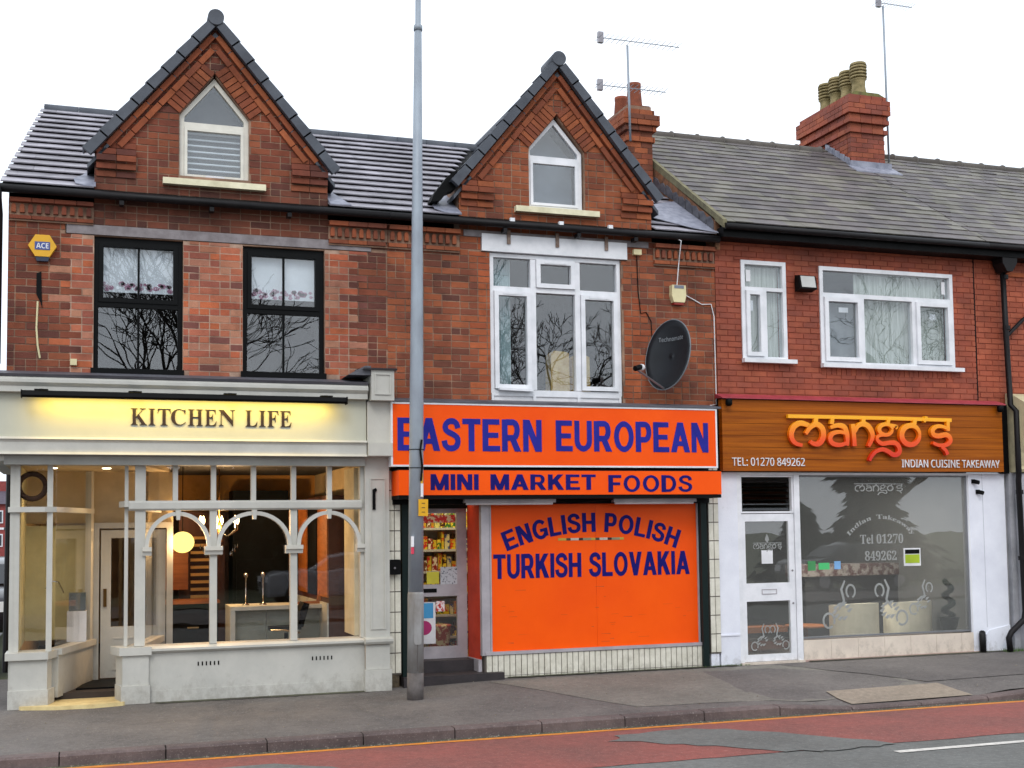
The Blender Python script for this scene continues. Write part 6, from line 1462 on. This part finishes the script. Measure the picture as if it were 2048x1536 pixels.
car('parked_car', 'silver hatchback across the road mirrored in the arched shop window', (6.4, -18.6, -.15), 0, ('silver_car_paint', (176, 180, 186)))
car('parked_car', 'dark hatchback across the road mirrored in the takeaway window', (22.5, -18.6, -.15), 0, ('black_car_paint', (30, 32, 36)))
ps = thing('sign_post', 'dark slim post on the side pavement left of the display window', 'post', (-1.10, 3.9, 0)); MB().tube([(-1.10, 3.9, 0), (-1.08, 3.9, 2.75)], .045, 8).build('post', IRON, ps); MB().lathe([(.055, 2.75), (.03, 2.82)], -1.08, 3.9, 8).build('cap', IRON, ps)

# =================================================================== ACROSS THE ROAD (mirrored in the glass)
fp = sheet('far_pavement', PAV, [-60, 0, 80], [-17, -13.6], lambda x, y: -.1); fp['kind'] = 'structure'
fg = sheet('verge', GRD, [-60, 0, 80], [-60, -19.6], lambda x, y: -.12); fg['kind'] = 'structure'
fr2 = sheet('parking_lane', ROADM, [-60, 0, 80], [-19.6, -17], lambda x, y: -.15); fr2['kind'] = 'structure'
def bare_tree(x, y, H, seed, label, spread=1., r0=.22, name='bare_tree', depth=7, zsplit=.25):
    rng = random.Random(seed); t = thing(name, label, 'tree', (x, y, -.1), 'winter trees across the road'); tr_ = MB(); br = MB()
    def grow(p, d, L, r, k):
        n = 4; pts = [p]; q = p.copy(); dd = d.copy()
        for i in range(n):
            dd = (dd + Vector((rng.gauss(0, .16), rng.gauss(0, .16), rng.gauss(.03, .08)))).normalized(); q = q + dd * L / n; pts.append(q.copy())
        r1 = r * .62
        (tr_ if k == 0 else br).tube(pts, r, 6 if k < 3 else 3, False, [r + (r1 - r) * i / n for i in range(n + 1)])
        if k >= depth: return
        for c in range(rng.choice((2, 3, 3)) if k < 5 else 2):
            a = rng.uniform(0, 2 * PI); s_ = rng.uniform(.35, .85) * spread; o = dd.orthogonal().normalized(); o2 = dd.cross(o)
            nd = (dd + (o * math.cos(a) + o2 * math.sin(a)) * s_).normalized(); grow(pts[rng.choice((-1, -1, 3))], nd, L * rng.uniform(.66, .86), max(r1 * rng.uniform(.75, .98), .013), k + 1)
    grow(Vector((x, y, -.1)), Vector((0, 0, 1)), H * zsplit, r0, 0)
    tr_.build('trunk', BARK, t); br.build('crown', BARK, t); return t
bare_tree(.5, -24, 13, 3, 'bare branching tree across the road mirrored in the left black window', .8, .36, depth=8)
bare_tree(15.3, -24, 12.5, 5, 'bare tree across the road mirrored in the white upstairs window', 1.0, .32, depth=8)
bare_tree(33.4, -32, 16, 9, 'bare tree across the road mirrored in the wide takeaway window', 1.0, .36, depth=8)
bare_tree(22.0, -27, 12, 12, 'bare tree across the road mirrored in the narrow takeaway window', 1.0, .18, depth=6)
def conifer(x, y, prof, label, n=5200):
    t = thing('conifer', label, 'tree', (x, y, -.1), 'evergreens across the road'); MB().tube([(x, y, -.1), (x, y, prof[-1][1] * .95)], .12, 8, True, [.16, .02]).build('trunk', BARK, t)
    b = MB(); H0, H1 = prof[0][1], prof[-1][1]
    for _ in range(n):
        z = random.uniform(H0, H1)
        for (r0, z0), (r1, z1) in zip(prof, prof[1:]):
            if z0 <= z <= z1: R_ = r0 + (r1 - r0) * (z - z0) / (z1 - z0 + 1e-6)
        tier = .75 + .25 * ((z * 2.2) % 1 < .5); a = random.uniform(0, 2 * PI); rr = R_ * tier * math.sqrt(random.uniform(.25, 1.15))
        p = Vector((x + rr * math.cos(a), y + rr * math.sin(a), z)); out = Vector((math.cos(a), math.sin(a), -.35)).normalized(); l = random.uniform(.2, .45); s_ = out.cross(Vector((0, 0, 1))).normalized() * random.uniform(.05, .13)
        k = len(b.v); b.v += [tuple(p - s_), tuple(p + s_), tuple(p + out * l), tuple(p + Vector((0, 0, .12)))]; b.c += [(1, 1, 1)] * 4; b.f.append([k, k + 1, k + 2]); b.f.append([k, k + 2, k + 3])
    b.build('crown', CONIF, t); return t
conifer(27.3, -24, [(3.0, -.1), (2.3, .9), (1.3, 1.9), (.7, 2.8), (.85, 3.1), (1.45, 3.6), (1.4, 4.6), (1.0, 6), (.1, 8)], 'tall evergreen across the road mirrored in the takeaway shop window', 9000)
def hedge(x0, x1, y, h):
    b = MB()
    for _ in range(15000):
        x = random.uniform(x0, x1); z = random.uniform(-.1, h + .35 * math.sin(x * 1.7) + .2 * math.sin(x * 4.1)); yy = y + random.gauss(0, .35)
        u = Vector((random.gauss(0, 1), random.gauss(0, 1), random.gauss(0, 1))).normalized() * random.uniform(.12, .26); w = u.orthogonal().normalized() * .12
        k = len(b.v); b.v += [(x - u.x, yy - u.y, z - u.z), (x + w.x, yy + w.y, z + w.z), (x + u.x, yy + u.y, z + u.z), (x - w.x, yy - w.y, z - w.z)]; b.c += [(1, 1, 1)] * 4; b.f.append([k, k + 1, k + 2, k + 3])
    b.box(x0, x1, y - .2, y + .2, -.1, h - .5)
    tag(b.build('hedge', CONIF), 'tall dark clipped hedge across the road mirrored in the arched shop window', 'hedge')
hedge(-9, 13.5, -29, 4.6)
conifer(23.6, -23, [(1.6, -.1), (1.2, .8), (.5, 1.7), (.05, 2.6)], 'small evergreen left of the tall one across the road', 2200)
